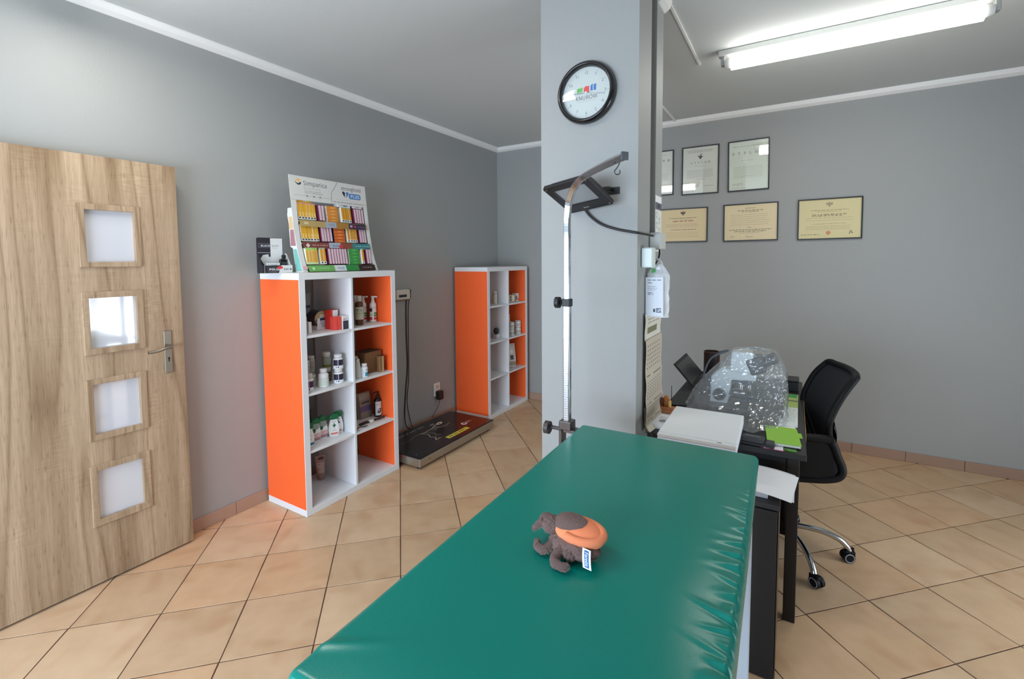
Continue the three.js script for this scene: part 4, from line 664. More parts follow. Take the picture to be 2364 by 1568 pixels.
// plush tick lying on the pad
{
  const y0 = TY;
  const o = thing('plush_tick', 'brown and orange plush tick toy lying on the green pad', 'toy', [2.487, y0, 3.588]); o.scale.set(0.94, 0.9, 0.92);
  const fz = canvasTex(256, 256, (g, w, h) => { const d = g.createImageData(w, h); for (let i = 0; i < w * h; i++) { const x = i % w, y = (i / w) | 0; const v = 128 + noise.noise(x * 0.16, y * 0.16, 1) * 90 + noise.noise(x * 0.45, y * 0.45, 5) * 60; d.data[i * 4] = d.data[i * 4 + 1] = d.data[i * 4 + 2] = v; d.data[i * 4 + 3] = 255; } g.putImageData(d, 0, 0); }, false); fz.repeat.set(3, 3);
  const brown = new THREE.MeshPhysicalMaterial({ color: '#8a6f68', roughness: 0.95, sheen: 0.7, sheenColor: new THREE.Color('#b9a09a'), sheenRoughness: 0.5, bumpMap: fz, bumpScale: 0.004 });
  const fzc = fz.clone(); fzc.repeat.set(5, 5); fzc.needsUpdate = true;
  const orange = new THREE.MeshPhysicalMaterial({ color: '#ff9465', roughness: 0.85, sheen: 0.6, sheenColor: new THREE.Color('#ffb48a'), sheenRoughness: 0.5, bumpMap: fzc, bumpScale: 0.0008 });
  const blob = (c, r, rot, nz, k) => { // lumpy ellipsoid at c (toy axes = world axes), r radii
    const g = new THREE.SphereGeometry(1, 56, 40), p = g.attributes.position, e = new THREE.Euler(...(rot ?? [0, 0, 0]));
    for (let i = 0; i < p.count; i++) { const v = V(p.getX(i), p.getY(i), p.getZ(i)); const f = 1 + nz * (noise.noise(v.x * k + c[0] * 90, v.y * k, v.z * k) + 0.5 * noise.noise(v.x * k * 3, v.y * k * 3, v.z * k * 3 + 4)); v.multiplyScalar(f).multiply(V(...r)).applyEuler(e).add(V(...c)); p.setXYZ(i, v.x, v.y, v.z); }
    g.computeVertexNormals(); return g;
  };
  const limb = (pts, rs, nz = 0.2) => { // tapered furry tube
    const c = new THREE.CatmullRomCurve3(pts.map((q) => V(...q))), N = 40, S = 16, fr = c.computeFrenetFrames(N);
    const rad = (t) => { const x = t * (rs.length - 1), i = Math.min(rs.length - 2, Math.floor(x)); return rs[i] + (rs[i + 1] - rs[i]) * (x - i); };
    return sheetGeo(S, N, (u, t) => { const i = Math.round(t * N), q = c.getPoint(t), a = u * 2 * Math.PI, endF = Math.sqrt(Math.max(0, 1 - Math.pow(Math.max(0, Math.abs(t * 2 - 1) - 0.86) / 0.14, 2))); const r = 0.8 * rad(t) * endF * (1 + nz * (noise.noise(Math.cos(a) * 1.3 + pts[0][0] * 70, Math.sin(a) * 1.3, t * 9) * 1.5 + 0.7 * noise.noise(Math.cos(a) * 3, Math.sin(a) * 3, t * 26))); return q.addScaledVector(fr.normals[i], Math.cos(a) * r).addScaledVector(fr.binormals[i], Math.sin(a) * r); });
  };
  // axes: head points to -x
  part(o, 'belly', blob([0.02, 0.022, 0.016], [0.06, 0.022, 0.042], [0, -0.1, 0], 0.1, 4), brown);
  part(o, 'orange_shell', blob([0.026, 0.044, -0.002], [0.06, 0.021, 0.043], [0.12, -0.08, -0.06], 0.012, 2), orange);
  const rim = tube(Array.from({ length: 21 }, (_, k) => { const a = -2.0 + 4.0 * k / 20; return [0.028 + Math.cos(a) * 0.052, 0.05 - Math.cos(a) * 0.003 - Math.sin(a) * 0.003, -0.002 + Math.sin(a) * 0.037]; }), 0.0095, 80, 14);
  part(o, 'orange_rim', rim, orange);
  part(o, 'back_patch', blob([0.004, 0.056, -0.008], [0.042, 0.017, 0.033], [0.12, -0.08, -0.02], 0.03, 3), brown);
  part(o, 'head', merge([blob([-0.042, 0.044, -0.003], [0.026, 0.02, 0.024], [0, 0, 0.15], 0.14, 4), blob([-0.062, 0.048, -0.01], [0.017, 0.014, 0.014], [0, 0, 0.2], 0.1, 4)]), brown);
  for (const [z, l] of [[0.004, 0], [-0.012, 0.004]]) part(o, 'mouthpart', limb([[-0.06, 0.049, z], [-0.077, 0.036, z + 0.006], [-0.086, 0.024 + l, z + 0.008]], [0.012, 0.009, 0.0065]), brown);
  part(o, 'leg', limb([[-0.012, 0.032, 0.02], [-0.024, 0.022, 0.036], [-0.036, 0.014, 0.054], [-0.054, 0.013, 0.05], [-0.062, 0.024, 0.038]], [0.012, 0.012, 0.013, 0.011, 0.007]), brown);
  part(o, 'leg', limb([[-0.004, 0.03, 0.026], [0.0, 0.022, 0.05], [0.0, 0.013, 0.078], [0.018, 0.011, 0.086], [0.036, 0.012, 0.078]], [0.011, 0.0115, 0.0125, 0.011, 0.009]), brown);
  part(o, 'leg', limb([[0.012, 0.026, 0.04], [0.022, 0.02, 0.052], [0.036, 0.016, 0.05]], [0.013, 0.014, 0.012]), brown);
  part(o, 'leg', limb([[0.0, 0.024, -0.03], [0.005, 0.018, -0.06], [0.0, 0.014, -0.075]], [0.013, 0.012, 0.009]), brown);
  part(o, 'leg', limb([[-0.04, 0.024, -0.03], [-0.055, 0.018, -0.055], [-0.06, 0.014, -0.07]], [0.013, 0.012, 0.009]), brown);
  { // plush pile over every brown piece: short tapered fibres
    const geo = new THREE.ConeGeometry(0.00032, 0.003, 3, 1, true).translate(0, 0.001, 0), brownParts = o.children.filter((c) => c.material === brown), N = 1100;
    const inst = new THREE.InstancedMesh(geo, new THREE.MeshPhysicalMaterial({ color: '#a1877d', roughness: 0.9 }), N * brownParts.length * 2), m = new THREE.Matrix4(), q = new THREE.Quaternion(), A = V(), B = V(), C2 = V(), n = V(), col = new THREE.Color(); let k = 0;
    for (const c of brownParts) {
      const g = c.geometry.index ? c.geometry.toNonIndexed() : c.geometry, p = g.attributes.position, tri = p.count / 3, cum = []; let tot = 0;
      for (let t = 0; t < tri; t++) { A.fromBufferAttribute(p, t * 3); B.fromBufferAttribute(p, t * 3 + 1); C2.fromBufferAttribute(p, t * 3 + 2); tot += B.sub(A).cross(C2.sub(A)).length(); cum.push(tot); }
      const cnt = Math.min(N * 2, Math.round(tot * 0.5 * 330000));
      for (let j = 0; j < cnt; j++) {
        const r = rnd(0, tot); let lo = 0, hi = tri - 1; while (lo < hi) { const md = (lo + hi) >> 1; if (cum[md] < r) lo = md + 1; else hi = md; }
        A.fromBufferAttribute(p, lo * 3); B.fromBufferAttribute(p, lo * 3 + 1).sub(A); C2.fromBufferAttribute(p, lo * 3 + 2).sub(A); n.copy(B).cross(C2).normalize();
        let u = rnd(), w = rnd(); if (u + w > 1) { u = 1 - u; w = 1 - w; } A.addScaledVector(B, u).addScaledVector(C2, w);
        n.add(V(rnd(-0.45, 0.45) + 0.55, rnd(-0.7, 0.1), rnd(-0.45, 0.45) + 0.2)).normalize(); q.setFromUnitVectors(V(0, 1, 0), n);
        const s1 = rnd(0.7, 1.35); m.compose(A, q, V(s1, s1, s1)); inst.setMatrixAt(k, m); const b = rnd(0.75, 1.25); inst.setColorAt(k, col.setRGB(b, b * 0.98, b * 0.97)); k++;
      }
    }
    inst.count = k; inst.name = 'plush_pile'; inst.userData.kind = 'stuff'; inst.castShadow = inst.receiveShadow = true; o.add(inst);
  }
  const tagT = T(canvasTex(96, 256, (g) => { g.fillStyle = '#f2f5fa'; g.fillRect(0, 0, 96, 256); rr(g, 22, 18, 52, 220, 4, '#2d6db0'); g.save(); g.translate(48, 128); g.rotate(Math.PI / 2); text(g, 'Foresto', 0, 2, 50, '#e4eefb', 'sans-serif', 'bold', 'center'); g.restore(); }), 0.5, { side: THREE.DoubleSide });
  const tg = part(o, 'fabric_tag', sheetGeo(4, 10, (u, t) => V(0.05 + u * 0.019 + (1 - t) * 0.012, 0.014 + t * 0.026 - u * 0.002, 0.068 - t * 0.028 + Math.sin(t * 3) * 0.003)), tagT);
  tg.userData = { label: 'white and blue fabric tag' };
}

// ---------------------------------------------------------------- things on the pillar
{
  const zf = PZ1, cx = 2.079, cy = 2.275;
  const o = thing('wall_clock', 'round white wall clock with a black rim hanging on the pillar', 'clock', [cx, cy, zf + 0.0005]);
  const rot = (g) => g.rotateX(Math.PI / 2);
  part(o, 'rim', rot(lathe([[0.1, 0], [0.132, 0.002], [0.136, 0.012], [0.133, 0.028], [0.124, 0.038], [0.116, 0.036], [0.112, 0.026], [0.112, 0.01], [0.1, 0.01]], 72)), M('#0f0f14', 0.2, { clearcoat: 0.3 }));
  const face = T(canvasTex(768, 768, (g) => {
    g.fillStyle = '#c2cac7'; g.fillRect(0, 0, 768, 768); g.translate(384, 384);
    for (let k = 0; k < 60; k++) { const a = k * Math.PI / 30, l = k % 5 ? 8 : 20; g.strokeStyle = k % 5 ? '#9aa3a3' : '#4b5257'; g.lineWidth = k % 5 ? 3 : 5; g.beginPath(); g.moveTo(Math.sin(a) * 350, -Math.cos(a) * 350); g.lineTo(Math.sin(a) * (350 - l), -Math.cos(a) * (350 - l)); g.stroke(); }
    for (let k = 1; k <= 12; k++) { const a = k * Math.PI / 6; text(g, String(k), Math.sin(a) * 296, -Math.cos(a) * 296, 56, '#4a5156', 'sans-serif', '', 'center'); }
    g.fillStyle = '#63b054'; g.beginPath(); g.moveTo(-150, -78); g.lineTo(-120, -92); g.lineTo(-112, -82); g.lineTo(-60, -96); g.lineTo(-64, -26); g.lineTo(-150, -22); g.fill();
    g.fillStyle = '#d94545'; g.beginPath(); g.moveTo(-42, -80); g.lineTo(-8, -106); g.lineTo(10, -96); g.lineTo(46, -100); g.lineTo(46, -10); g.lineTo(-42, -8); g.fill();
    g.fillStyle = '#2a6fb5'; g.beginPath(); g.moveTo(66, -92); g.quadraticCurveTo(88, -120, 104, -116); g.quadraticCurveTo(96, -60, 104, -20); g.lineTo(66, -22); g.fill(); g.beginPath(); g.moveTo(118, -110); g.lineTo(156, -112); g.lineTo(152, -20); g.lineTo(116, -22); g.quadraticCurveTo(108, -60, 118, -110); g.fill();
    g.fillStyle = '#6b9a5c'; g.fillRect(-150, -8, 86, 6); g.fillStyle = '#b33a3a'; g.fillRect(20, 2, 84, 10);
    text(g, 'KNURÓW', 0, 66, 82, '#4c5054', 'sans-serif', '', 'center'); scribble(g, -150, 116, 300, 1, 10, '#9ea7a8', 6, 0);
  }), 0.5);
  part(o, 'dial', new THREE.CircleGeometry(0.113, 64), face, [0, 0, 0.0115]);
  const hand = (l, w, a, m, z, back = 0) => part(o, 'hand', box(w, l + back, 0.0012, 0.0004).translate(0, (l - back) / 2, 0), m, [0, 0, z], [0, 0, -a]);
  hand(0.055, 0.006, 3.3 * Math.PI / 6, M('#e9eded', 0.4), 0.014, 0.012); hand(0.085, 0.004, 16.6 * Math.PI / 30, M('#aab2b4', 0.4), 0.0158, 0.014); hand(0.088, 0.0022, 45.5 * Math.PI / 30, M('#8e979a', 0.4), 0.0176, 0.02);
  part(o, 'pivot', cyl(0.005, 0.005, 0.008, 16).rotateX(Math.PI / 2), M('#d8dcdc', 0.4), [0, 0, 0.0155]);
  part(o, 'cover_glass', rot(lathe([[0, 0.0295], [0.04, 0.0292], [0.08, 0.0282], [0.106, 0.0268], [0.1125, 0.026]], 64)), GLASS);
}
{ // floodlight
  const TL = [1.9455, 1.844, 2.655];   // upper left corner of the lamp face
  const u = V(0.2256, 0.0221, 0.0634), v = V(0.055, -0.092, -0.17);
  const X = u.clone().normalize(), Y = v.clone().multiplyScalar(-1).addScaledVector(X, v.dot(X)).normalize(), N = X.clone().cross(Y);
  if (N.y > 0) N.multiplyScalar(1);
  const c = V(...TL).addScaledVector(u, 0.5).addScaledVector(v, 0.5), o = thing('floodlight', 'black square floodlight on the pillar, tilted down behind the chrome post', 'floodlight', c.toArray());
  const Z = X.clone().cross(Y); o.quaternion.setFromRotationMatrix(new THREE.Matrix4().makeBasis(X, Y, Z));
  const w = u.length(), h = v.length();
  const facing = V(2.8873, 1.5397, 4.4813).sub(c).dot(Z) > 0 ? 1 : -1, fz = (z) => z * facing;
  const ring = roundRectShape(w, h, 0.012); const hole = new THREE.Path(); const hw = w * 0.36, hh2 = h * 0.3, oy = h * 0.04; hole.moveTo(-hw, -hh2 + oy); hole.lineTo(-hw, hh2 + oy); hole.lineTo(hw, hh2 + oy); hole.lineTo(hw, -hh2 + oy); ring.holes.push(hole);
  const rg = new THREE.ExtrudeGeometry(ring, { depth: 0.012, bevelEnabled: true, bevelSize: 0.002, bevelThickness: 0.002, bevelSegments: 2 });
  part(o, 'face_frame', rg, M('#1b1c20', 0.4), [0, 0, facing > 0 ? -0.012 : 0]);
  part(o, 'lamp_glass', box(hw * 2 + 0.004, hh2 * 2 + 0.004, 0.003, 0.001), new THREE.MeshPhysicalMaterial({ color: '#8b8f92', roughness: 0.07, ior: 1.6 }), [0, oy, fz(-0.006)]);
  part(o, 'body', box(w * 0.86, h * 0.8, 0.026, 0.006), M('#17181b', 0.5), [0, 0, fz(-0.026)]);
  for (let k = 0; k < 9; k++) part(o, 'cooling_fin', box(0.005, h * 0.46, 0.014, 0.001), M('#17181b', 0.5), [-w * 0.36 + k * w * 0.09, -h * 0.08, fz(-0.044)]);
  for (const [a, b] of [[-1, 1], [1, 1], [-1, -1], [1, -1]]) part(o, 'screw', cyl(0.004, 0.004, 0.003, 10).rotateX(Math.PI / 2), STEEL, [a * (w / 2 - 0.012), b * (h / 2 - 0.012), fz(0.0025)]);
  scene.updateMatrixWorld(true);
  const br = part(scene, 'tmp', new THREE.BufferGeometry(), BLACK); scene.remove(br);
  const inv = o.matrixWorld.clone().invert(), loc = (x, y, z) => V(x, y, z).applyMatrix4(inv).toArray();
  // U-bracket arms and the wall plate, given in room axes and carried into the lamp's own
  part(o, 'bracket', merge([tube([loc(2.175, 1.835, 2.575), loc(2.19, 1.845, 2.52), loc(2.195, 1.845, 2.484)], 0.008, 12, 6), tube([loc(1.965, 1.8, 2.545), loc(2.03, 1.82, 2.505), loc(2.08, 1.83, 2.484)], 0.006, 12, 6)]), BLACK);
  const wp = part(o, 'wall_plate', box(0.2, 0.03, 0.004, 0.001), BLACK); wp.position.set(...loc(2.13, 1.838, 2.4815)); wp.quaternion.copy(o.quaternion.clone().invert());
  const lb = part(o, 'nameplate', new THREE.PlaneGeometry(0.03, 0.006), M('#8b8d90', 0.5), [-w * 0.05, -h * 0.4, fz(0.0026)]); if (facing < 0) lb.rotation.y = Math.PI;
  single('black_cable', 'black cable sagging from the floodlight across the pillar to the junction box', 'cable', tube([[2.07, 1.785, 2.508], [2.08, 1.757, 2.497], [2.1, 1.732, 2.494], [2.15, 1.695, 2.492], [2.22, 1.67, 2.489], [2.29, 1.655, 2.487], [2.318, 1.65, 2.478], [2.325, 1.648, 2.4], [2.33, 1.645, 2.31]], 0.0055, 60), M('#1a1a1d', 0.45));
}
{
  const jb = (label, y, z, hh, m, d) => { const o = thing('junction_box', label, 'junction box', [PX1 + 0.0005, y, z], 0, 'junction boxes on the pillar flank'); part(o, 'body', box(0.05, hh, d, 0.006), m, [0.025, 0, 0]); part(o, 'cover', box(0.044, hh - 0.008, 0.004, 0.002), m, [0.025, 0, d / 2 + 0.001]); return o; };
  jb('pale mint junction box, lower of two on the pillar flank', 1.545, 2.395, 0.088, M('#d9e4e0', 0.4), 0.055);
  jb('grey-white junction box where the floodlight cable ends, upper of two', 1.622, 2.235, 0.078, M('#c8cac6', 0.4), 0.11);
  single('black_cable', 'short black cable dropping from the upper junction box into the hanging bag', 'cable', tube([[2.34, 1.585, 2.22], [2.345, 1.55, 2.25], [2.33, 1.5, 2.27], [2.335, 1.46, 2.28]], 0.004, 24), M('#1a1a1d', 0.45));
  const fl = (w, h, tex) => { const g = new THREE.PlaneGeometry(w, h); g.rotateY(Math.PI / 2); return g; };
  const po = thing('paper_poster', 'narrow paper poster with green symbols on the pillar flank', 'poster', [PX1 + 0.001, 1.71, 2.13]);
  part(po, 'sheet', box(0.001, 0.27, 0.12, 0.0004), PAPER); part(po, 'print', fl(0.118, 0.268), T(canvasTex(192, 440, (g) => { g.fillStyle = '#e2e3df'; g.fillRect(0, 0, 192, 440); g.fillStyle = '#f0f0f2'; g.fillRect(0, 0, 192, 50); g.fillStyle = '#5d5f70'; g.fillRect(0, 52, 192, 56); g.fillStyle = '#2c2d38'; g.fillRect(70, 66, 60, 26); for (let k = 0; k < 5; k++) { g.strokeStyle = '#6ba07c'; g.lineWidth = 6; g.beginPath(); g.arc(40 + (k % 2) * 90, 150 + k * 40, 20, 0, 7); g.stroke(); scribble(g, 20, 176 + k * 40, 150, 1, 8, '#b5beb8', 4); } g.fillStyle = '#caa25a'; g.beginPath(); g.arc(60, 392, 16, 0, 7); g.fill(); g.fillStyle = '#4d4a45'; g.beginPath(); g.ellipse(110, 410, 40, 14, -0.3, 0, 7); g.fill(); })), [0.0008, 0, 0]);
  // bag with papers
  const bag = thing('document_bag', 'crumpled white plastic bag holding a printed sheet on the pillar flank', 'bag', [2.352, 1.385, 2.35]);
  const bagM = new THREE.MeshPhysicalMaterial({ color: '#eef0f2', roughness: 0.3, transmission: 0.35, thickness: 0, side: THREE.DoubleSide });
  part(bag, 'bag_body', sheetGeo(24, 24, (a, t) => { const an = a * Math.PI * 2, w = 0.052 * (t > 0.8 ? 1 - (t - 0.8) * 3.2 : 1), n = noise.noise(Math.cos(an) * 2, t * 5, Math.sin(an) * 2) * 0.012; return V(Math.max(-0.04, Math.cos(an) * (w + n) + 0.004), -0.11 + t * 0.24, Math.sin(an) * (0.03 + n) * (t > 0.85 ? 0.5 : 1) - 0.035); }), bagM);
  part(bag, 'handle_strap', merge([tube([[-0.02, 0.12, -0.04], [-0.03, 0.15, -0.05], [-0.037, 0.17, -0.05]], 0.005, 12, 6), tube([[0.025, 0.11, -0.04], [0.01, 0.145, -0.05], [-0.037, 0.165, -0.055]], 0.006, 12, 6)]), bagM);
  part(bag, 'sheet_in_bag', box(0.078, 0.175, 0.001, 0.0003), PAPER, [0, -0.015, 0.004], [0, 0.06, 0.01]);
  part(bag, 'print', new THREE.PlaneGeometry(0.076, 0.172), T(canvasTex(256, 512, (g) => { g.fillStyle = '#dfe4ec'; g.fillRect(0, 0, 256, 512); scribble(g, 24, 30, 210, 1, 12, '#6b7180', 10, 0); scribble(g, 30, 66, 80, 1, 10, '#707684', 10); scribble(g, 30, 120, 150, 3, 22, '#8b90a0', 7); scribble(g, 30, 200, 90, 2, 20, '#7d8290', 12); g.fillStyle = '#3a3d48'; g.fillRect(110, 420, 30, 44); scribble(g, 150, 410, 80, 4, 16, '#565b68', 12, 0.1); })), [0.0002, -0.015, 0.0052], [0, 0.06, 0.01]);
  part(bag, 'green_sheet', box(0.016, 0.05, 0.001, 0.0003), M('#43a84e', 0.6), [-0.01, 0.085, -0.012]);
  // calendar hanging on the flank, lowest pages curling off the wall
  const cal = thing('wall_calendar', 'long three part paper calendar with curling pages hanging on the pillar flank', 'calendar', [PX1, 0, 2.235]);
  const cs = (y0, y1, off, curl, z0 = 0.145, z1 = -0.145) => sheetGeo(6, 24, (a, t) => { const y = y1 + (y0 - y1) * t; return V(0.004 + off + curl * Math.pow(t, 3) * (0.4 + 0.6 * a) + 0.002 * Math.sin(t * 6), y, z0 + (z1 - z0) * a); });
  const calT = (bg, head) => T(canvasTex(384, 320, (g) => { g.fillStyle = bg; g.fillRect(0, 0, 384, 320); scribble(g, 30, 20, 100, 1, 10, '#6e675d', 10); g.fillStyle = head; g.fillRect(170, 16, 180, 8); for (let r = 0; r < 6; r++) for (let c = 0; c < 7; c++) { g.fillStyle = c > 5 ? '#a45a50' : '#6d665c'; g.fillRect(40 + c * 46, 80 + r * 36, 16, 14); } }), 0.75, { side: THREE.DoubleSide });
  part(cal, 'calendar_header', cs(1.165, 1.29, 0.006, 0), T(canvasTex(256, 128, (g) => { g.fillStyle = '#d9d5c8'; g.fillRect(0, 0, 256, 128); g.fillStyle = '#7c7a5a'; g.fillRect(40, 30, 150, 30); scribble(g, 40, 80, 180, 2, 16, '#9c9687', 5); }), 0.7, { side: THREE.DoubleSide }));
  part(cal, 'calendar_page', cs(0.985, 1.17, 0.01, 0.006), calT('#bfb4a2', '#5d564e')); part(cal, 'calendar_page', cs(0.86, 0.99, 0.012, 0.012), calT('#bbb09f', '#5d564e')); part(cal, 'calendar_page', cs(0.79, 0.87, 0.013, 0.02), calT('#b8ad9c', '#5d564e'));
  for (const [c, s] of [[0.07, 0], [0.045, 0.004], [0.024, 0.007]]) part(cal, 'loose_page', cs(0.752, 0.86, 0.004 + s * 0.3, c), M('#cfc6b4', 0.75, { side: THREE.DoubleSide }));
}

// ---------------------------------------------------------------- framed diplomas
{
  const frameM = M('#202226', 0.35);
  const dip = (label, x0, x1, y0, y1, tilt, draw, bg, group) => {
    const w = x1 - x0, h = y1 - y0, o = thing('diploma_frame', label, 'frame', [(x0 + x1) / 2, (y0 + y1) / 2, 0.001], 0, group); o.rotation.z = tilt; const t = 0.009;
    for (const s of [-1, 1]) { part(o, 'frame_bar', box(w, t, 0.016, 0.002), frameM, [0, s * (h - t) / 2, 0.008]); part(o, 'frame_bar', box(t, h - 2 * t, 0.016, 0.002), frameM, [s * (w - t) / 2, 0, 0.008]); }
    const k = 420 / Math.min(w, h); const tw2 = Math.round(w * k), th2 = Math.round(h * k);
    part(o, 'document', new THREE.PlaneGeometry(w - 2 * t + 0.002, h - 2 * t + 0.002), T(canvasTex(tw2, th2, (g) => { g.fillStyle = bg; g.fillRect(0, 0, tw2, th2); draw(g, tw2, th2); }), 0.75), [0, 0, 0.008]);
    part(o, 'glass', new THREE.BoxGeometry(w - 2 * t + 0.002, h - 2 * t + 0.002, 0.002), PICGLASS, [0, 0, 0.011]);
    part(o, 'backing', box(w - 0.004, h - 0.004, 0.004, 0.001), BLACK, [0, 0, 0.0035]);
  };
  const lines = (g, y0, y1, w, n, c = '#8d9288') => { for (let k = 0; k < n; k++) scribble(g, w * 0.12, y0 + (y1 - y0) * k / Math.max(1, n - 1), w * 0.78, 1, 10, c, 3, 0.12); };
  const center = (g, s, x, y, px, c, f = 'serif', wt = '', sp = 0) => { if (!sp) return text(g, s, x, y, px, c, f, wt, 'center'); [...s].forEach((ch, i) => text(g, ch, x + (i - (s.length - 1) / 2) * sp, y, px, c, f, wt, 'center')); };
  const eagle = (g, x, y, s, c) => { g.fillStyle = c; g.beginPath(); g.ellipse(x, y, s * 0.28, s * 0.55, 0, 0, 7); g.fill(); for (const d of [-1, 1]) { g.beginPath(); g.moveTo(x + d * s * 0.1, y - s * 0.2); g.quadraticCurveTo(x + d * s * 0.7, y - s * 0.9, x + d * s * 0.85, y - s * 0.3); g.lineTo(x + d * s * 0.7, y + s * 0.35); g.lineTo(x + d * s * 0.55, y + s * 0.05); g.lineTo(x + d * s * 0.4, y + s * 0.4); g.lineTo(x + d * s * 0.2, y + s * 0.1); g.fill(); } g.beginPath(); g.arc(x, y - s * 0.62, s * 0.16, 0, 7); g.fill(); g.fillRect(x - s * 0.25, y + s * 0.5, s * 0.5, s * 0.25); };
  dip('white portrait diploma half hidden behind the pillar, upper row', 1.612, 1.922, 2.124, 2.53, 0, (g, w, h) => { scribble(g, w * 0.2, h * 0.08, w * 0.6, 1, 8, '#8b8c86', 4, 0); center(g, 'DYPLOM', w * 0.5, h * 0.21, 34, '#3a3b3a', 'serif', 'bold', 62); lines(g, h * 0.52, h * 0.64, w, 5); }, '#e4e5dc');
  dip('white portrait diploma with a dark emblem on top, upper row', 1.996, 2.304, 2.112, 2.534, 0, (g, w, h) => {
    scribble(g, w * 0.12, h * 0.07, w * 0.76, 1, 8, '#83867d', 5, 0); scribble(g, w * 0.14, h * 0.1, w * 0.7, 1, 8, '#83867d', 5, 0);
    g.fillStyle = '#33352f'; g.beginPath(); g.moveTo(w * 0.42, h * 0.18); g.lineTo(w * 0.5, h * 0.27); g.lineTo(w * 0.57, h * 0.2); g.lineTo(w * 0.52, h * 0.19); g.quadraticCurveTo(w * 0.52, h * 0.14, w * 0.58, h * 0.165); g.quadraticCurveTo(w * 0.5, h * 0.12, w * 0.49, h * 0.2); g.fill();
    center(g, 'DYPLOM', w * 0.5, h * 0.335, 30, '#4c4e47', 'serif', '', 42); scribble(g, w * 0.34, h * 0.41, w * 0.3, 1, 8, '#9b9d92', 4, 0); lines(g, h * 0.49, h * 0.65, w, 8); scribble(g, w * 0.38, h * 0.69, w * 0.25, 1, 8, '#8d9086', 5, 0); scribble(g, w * 0.42, h * 0.78, w * 0.18, 1, 8, '#a3a59b', 4, 0); scribble(g, w * 0.6, h * 0.84, w * 0.3, 1, 8, '#8d9086', 5, 0); scribble(g, w * 0.06, h * 0.95, w * 0.3, 1, 8, '#a3a59b', 4, 0);
  }, '#dde0d4');
  dip('white portrait diploma with large spaced title, highest of the upper row', 2.376, 2.69, 2.112, 2.537, 0.012, (g, w, h) => {
    scribble(g, w * 0.1, h * 0.1, w * 0.75, 1, 8, '#9a9d92', 5, 0); center(g, 'DYPLOM', w * 0.48, h * 0.245, 40, '#4a4c46', 'serif', '', 62); scribble(g, w * 0.32, h * 0.39, w * 0.3, 1, 8, '#a6a99d', 4, 0); lines(g, h * 0.52, h * 0.74, w, 8); scribble(g, w * 0.3, h * 0.71, w * 0.4, 1, 8, '#9a9d92', 4, 0); scribble(g, w * 0.1, h * 0.86, w * 0.26, 2, 14, '#9a9d92', 5, 0); scribble(g, w * 0.08, h * 0.95, w * 0.34, 1, 8, '#a6a99d', 4, 0);
  }, '#dfe5d6');
  const land = (g, w, h, c1, c2, em) => { if (em) eagle(g, w * 0.5, h * 0.13, h * 0.085, c1); scribble(g, w * 0.2, h * 0.27, w * 0.6, 1, 8, c2, 5, 0); scribble(g, w * 0.3, h * 0.31, w * 0.4, 1, 8, c2, 3, 0); };
  dip('yellowed landscape certificate with red handwriting behind the pillar edge, lower row', 1.8, 2.22, 1.689, 1.996, 0, (g, w, h) => { land(g, w, h, '#6d4a3d', '#5d4a3a', true); g.fillStyle = '#a8443a'; g.font = 'italic 32px serif'; g.textAlign = 'center'; scribble(g, w * 0.28, h * 0.36, w * 0.46, 1, 8, '#b0483c', 9, 0); lines(g, h * 0.46, h * 0.54, w, 3, '#b98a6a'); scribble(g, w * 0.24, h * 0.63, w * 0.54, 1, 8, '#6b5a45', 6, 0); lines(g, h * 0.72, h * 0.86, w, 4, '#b59b72'); }, '#efdcae');
  dip('yellowed landscape certificate without an emblem, middle of the lower row', 2.349, 2.765, 1.686, 2.004, 0.008, (g, w, h) => { scribble(g, w * 0.4, h * 0.1, w * 0.2, 1, 8, '#7c6a50', 5, 0); scribble(g, w * 0.26, h * 0.16, w * 0.48, 1, 8, '#6b5a45', 6, 0); scribble(g, w * 0.34, h * 0.2, w * 0.32, 1, 8, '#6b5a45', 5, 0); lines(g, h * 0.28, h * 0.56, w, 6, '#b39a73'); scribble(g, w * 0.45, h * 0.64, w * 0.08, 1, 8, '#7c6a50', 4, 0); scribble(g, w * 0.1, h * 0.7, w * 0.8, 1, 8, '#5f4d3a', 6, 0); scribble(g, w * 0.2, h * 0.745, w * 0.6, 1, 8, '#5f4d3a', 6, 0); scribble(g, w * 0.3, h * 0.79, w * 0.4, 1, 8, '#9b8664', 4, 0); scribble(g, w * 0.12, h * 0.88, w * 0.1, 2, 12, '#a8916c', 4); scribble(g, w * 0.42, h * 0.9, w * 0.14, 1, 8, '#a8916c', 6); }, '#f0e0b8');
  dip('yellowed landscape certificate with a red seal, right end of the lower row', 2.901, 3.326, 1.684, 2.007, 0.006, (g, w, h) => { land(g, w, h, '#b3a080', '#9b8a62', true); scribble(g, w * 0.22, h * 0.38, w * 0.56, 2, 14, '#7d6f58', 7, 0.1); lines(g, h * 0.47, h * 0.53, w, 2, '#b0a077'); scribble(g, w * 0.22, h * 0.62, w * 0.56, 1, 8, '#a8976c', 4, 0); lines(g, h * 0.68, h * 0.76, w, 3, '#a8976c'); g.fillStyle = 'rgba(205,90,70,0.55)'; g.beginPath(); g.arc(w * 0.49, h * 0.86, h * 0.05, 0, 7); g.fill(); scribble(g, w * 0.04, h * 0.89, w * 0.3, 1, 8, '#7d7258', 6, 0); g.strokeStyle = '#2c3144'; g.lineWidth = 5; g.beginPath(); g.moveTo(w * 0.82, h * 0.9); g.quadraticCurveTo(w * 0.84, h * 0.78, w * 0.86, h * 0.84); g.quadraticCurveTo(w * 0.84, h * 0.9, w * 0.88, h * 0.87); g.stroke(); }, '#e6dbab');
}

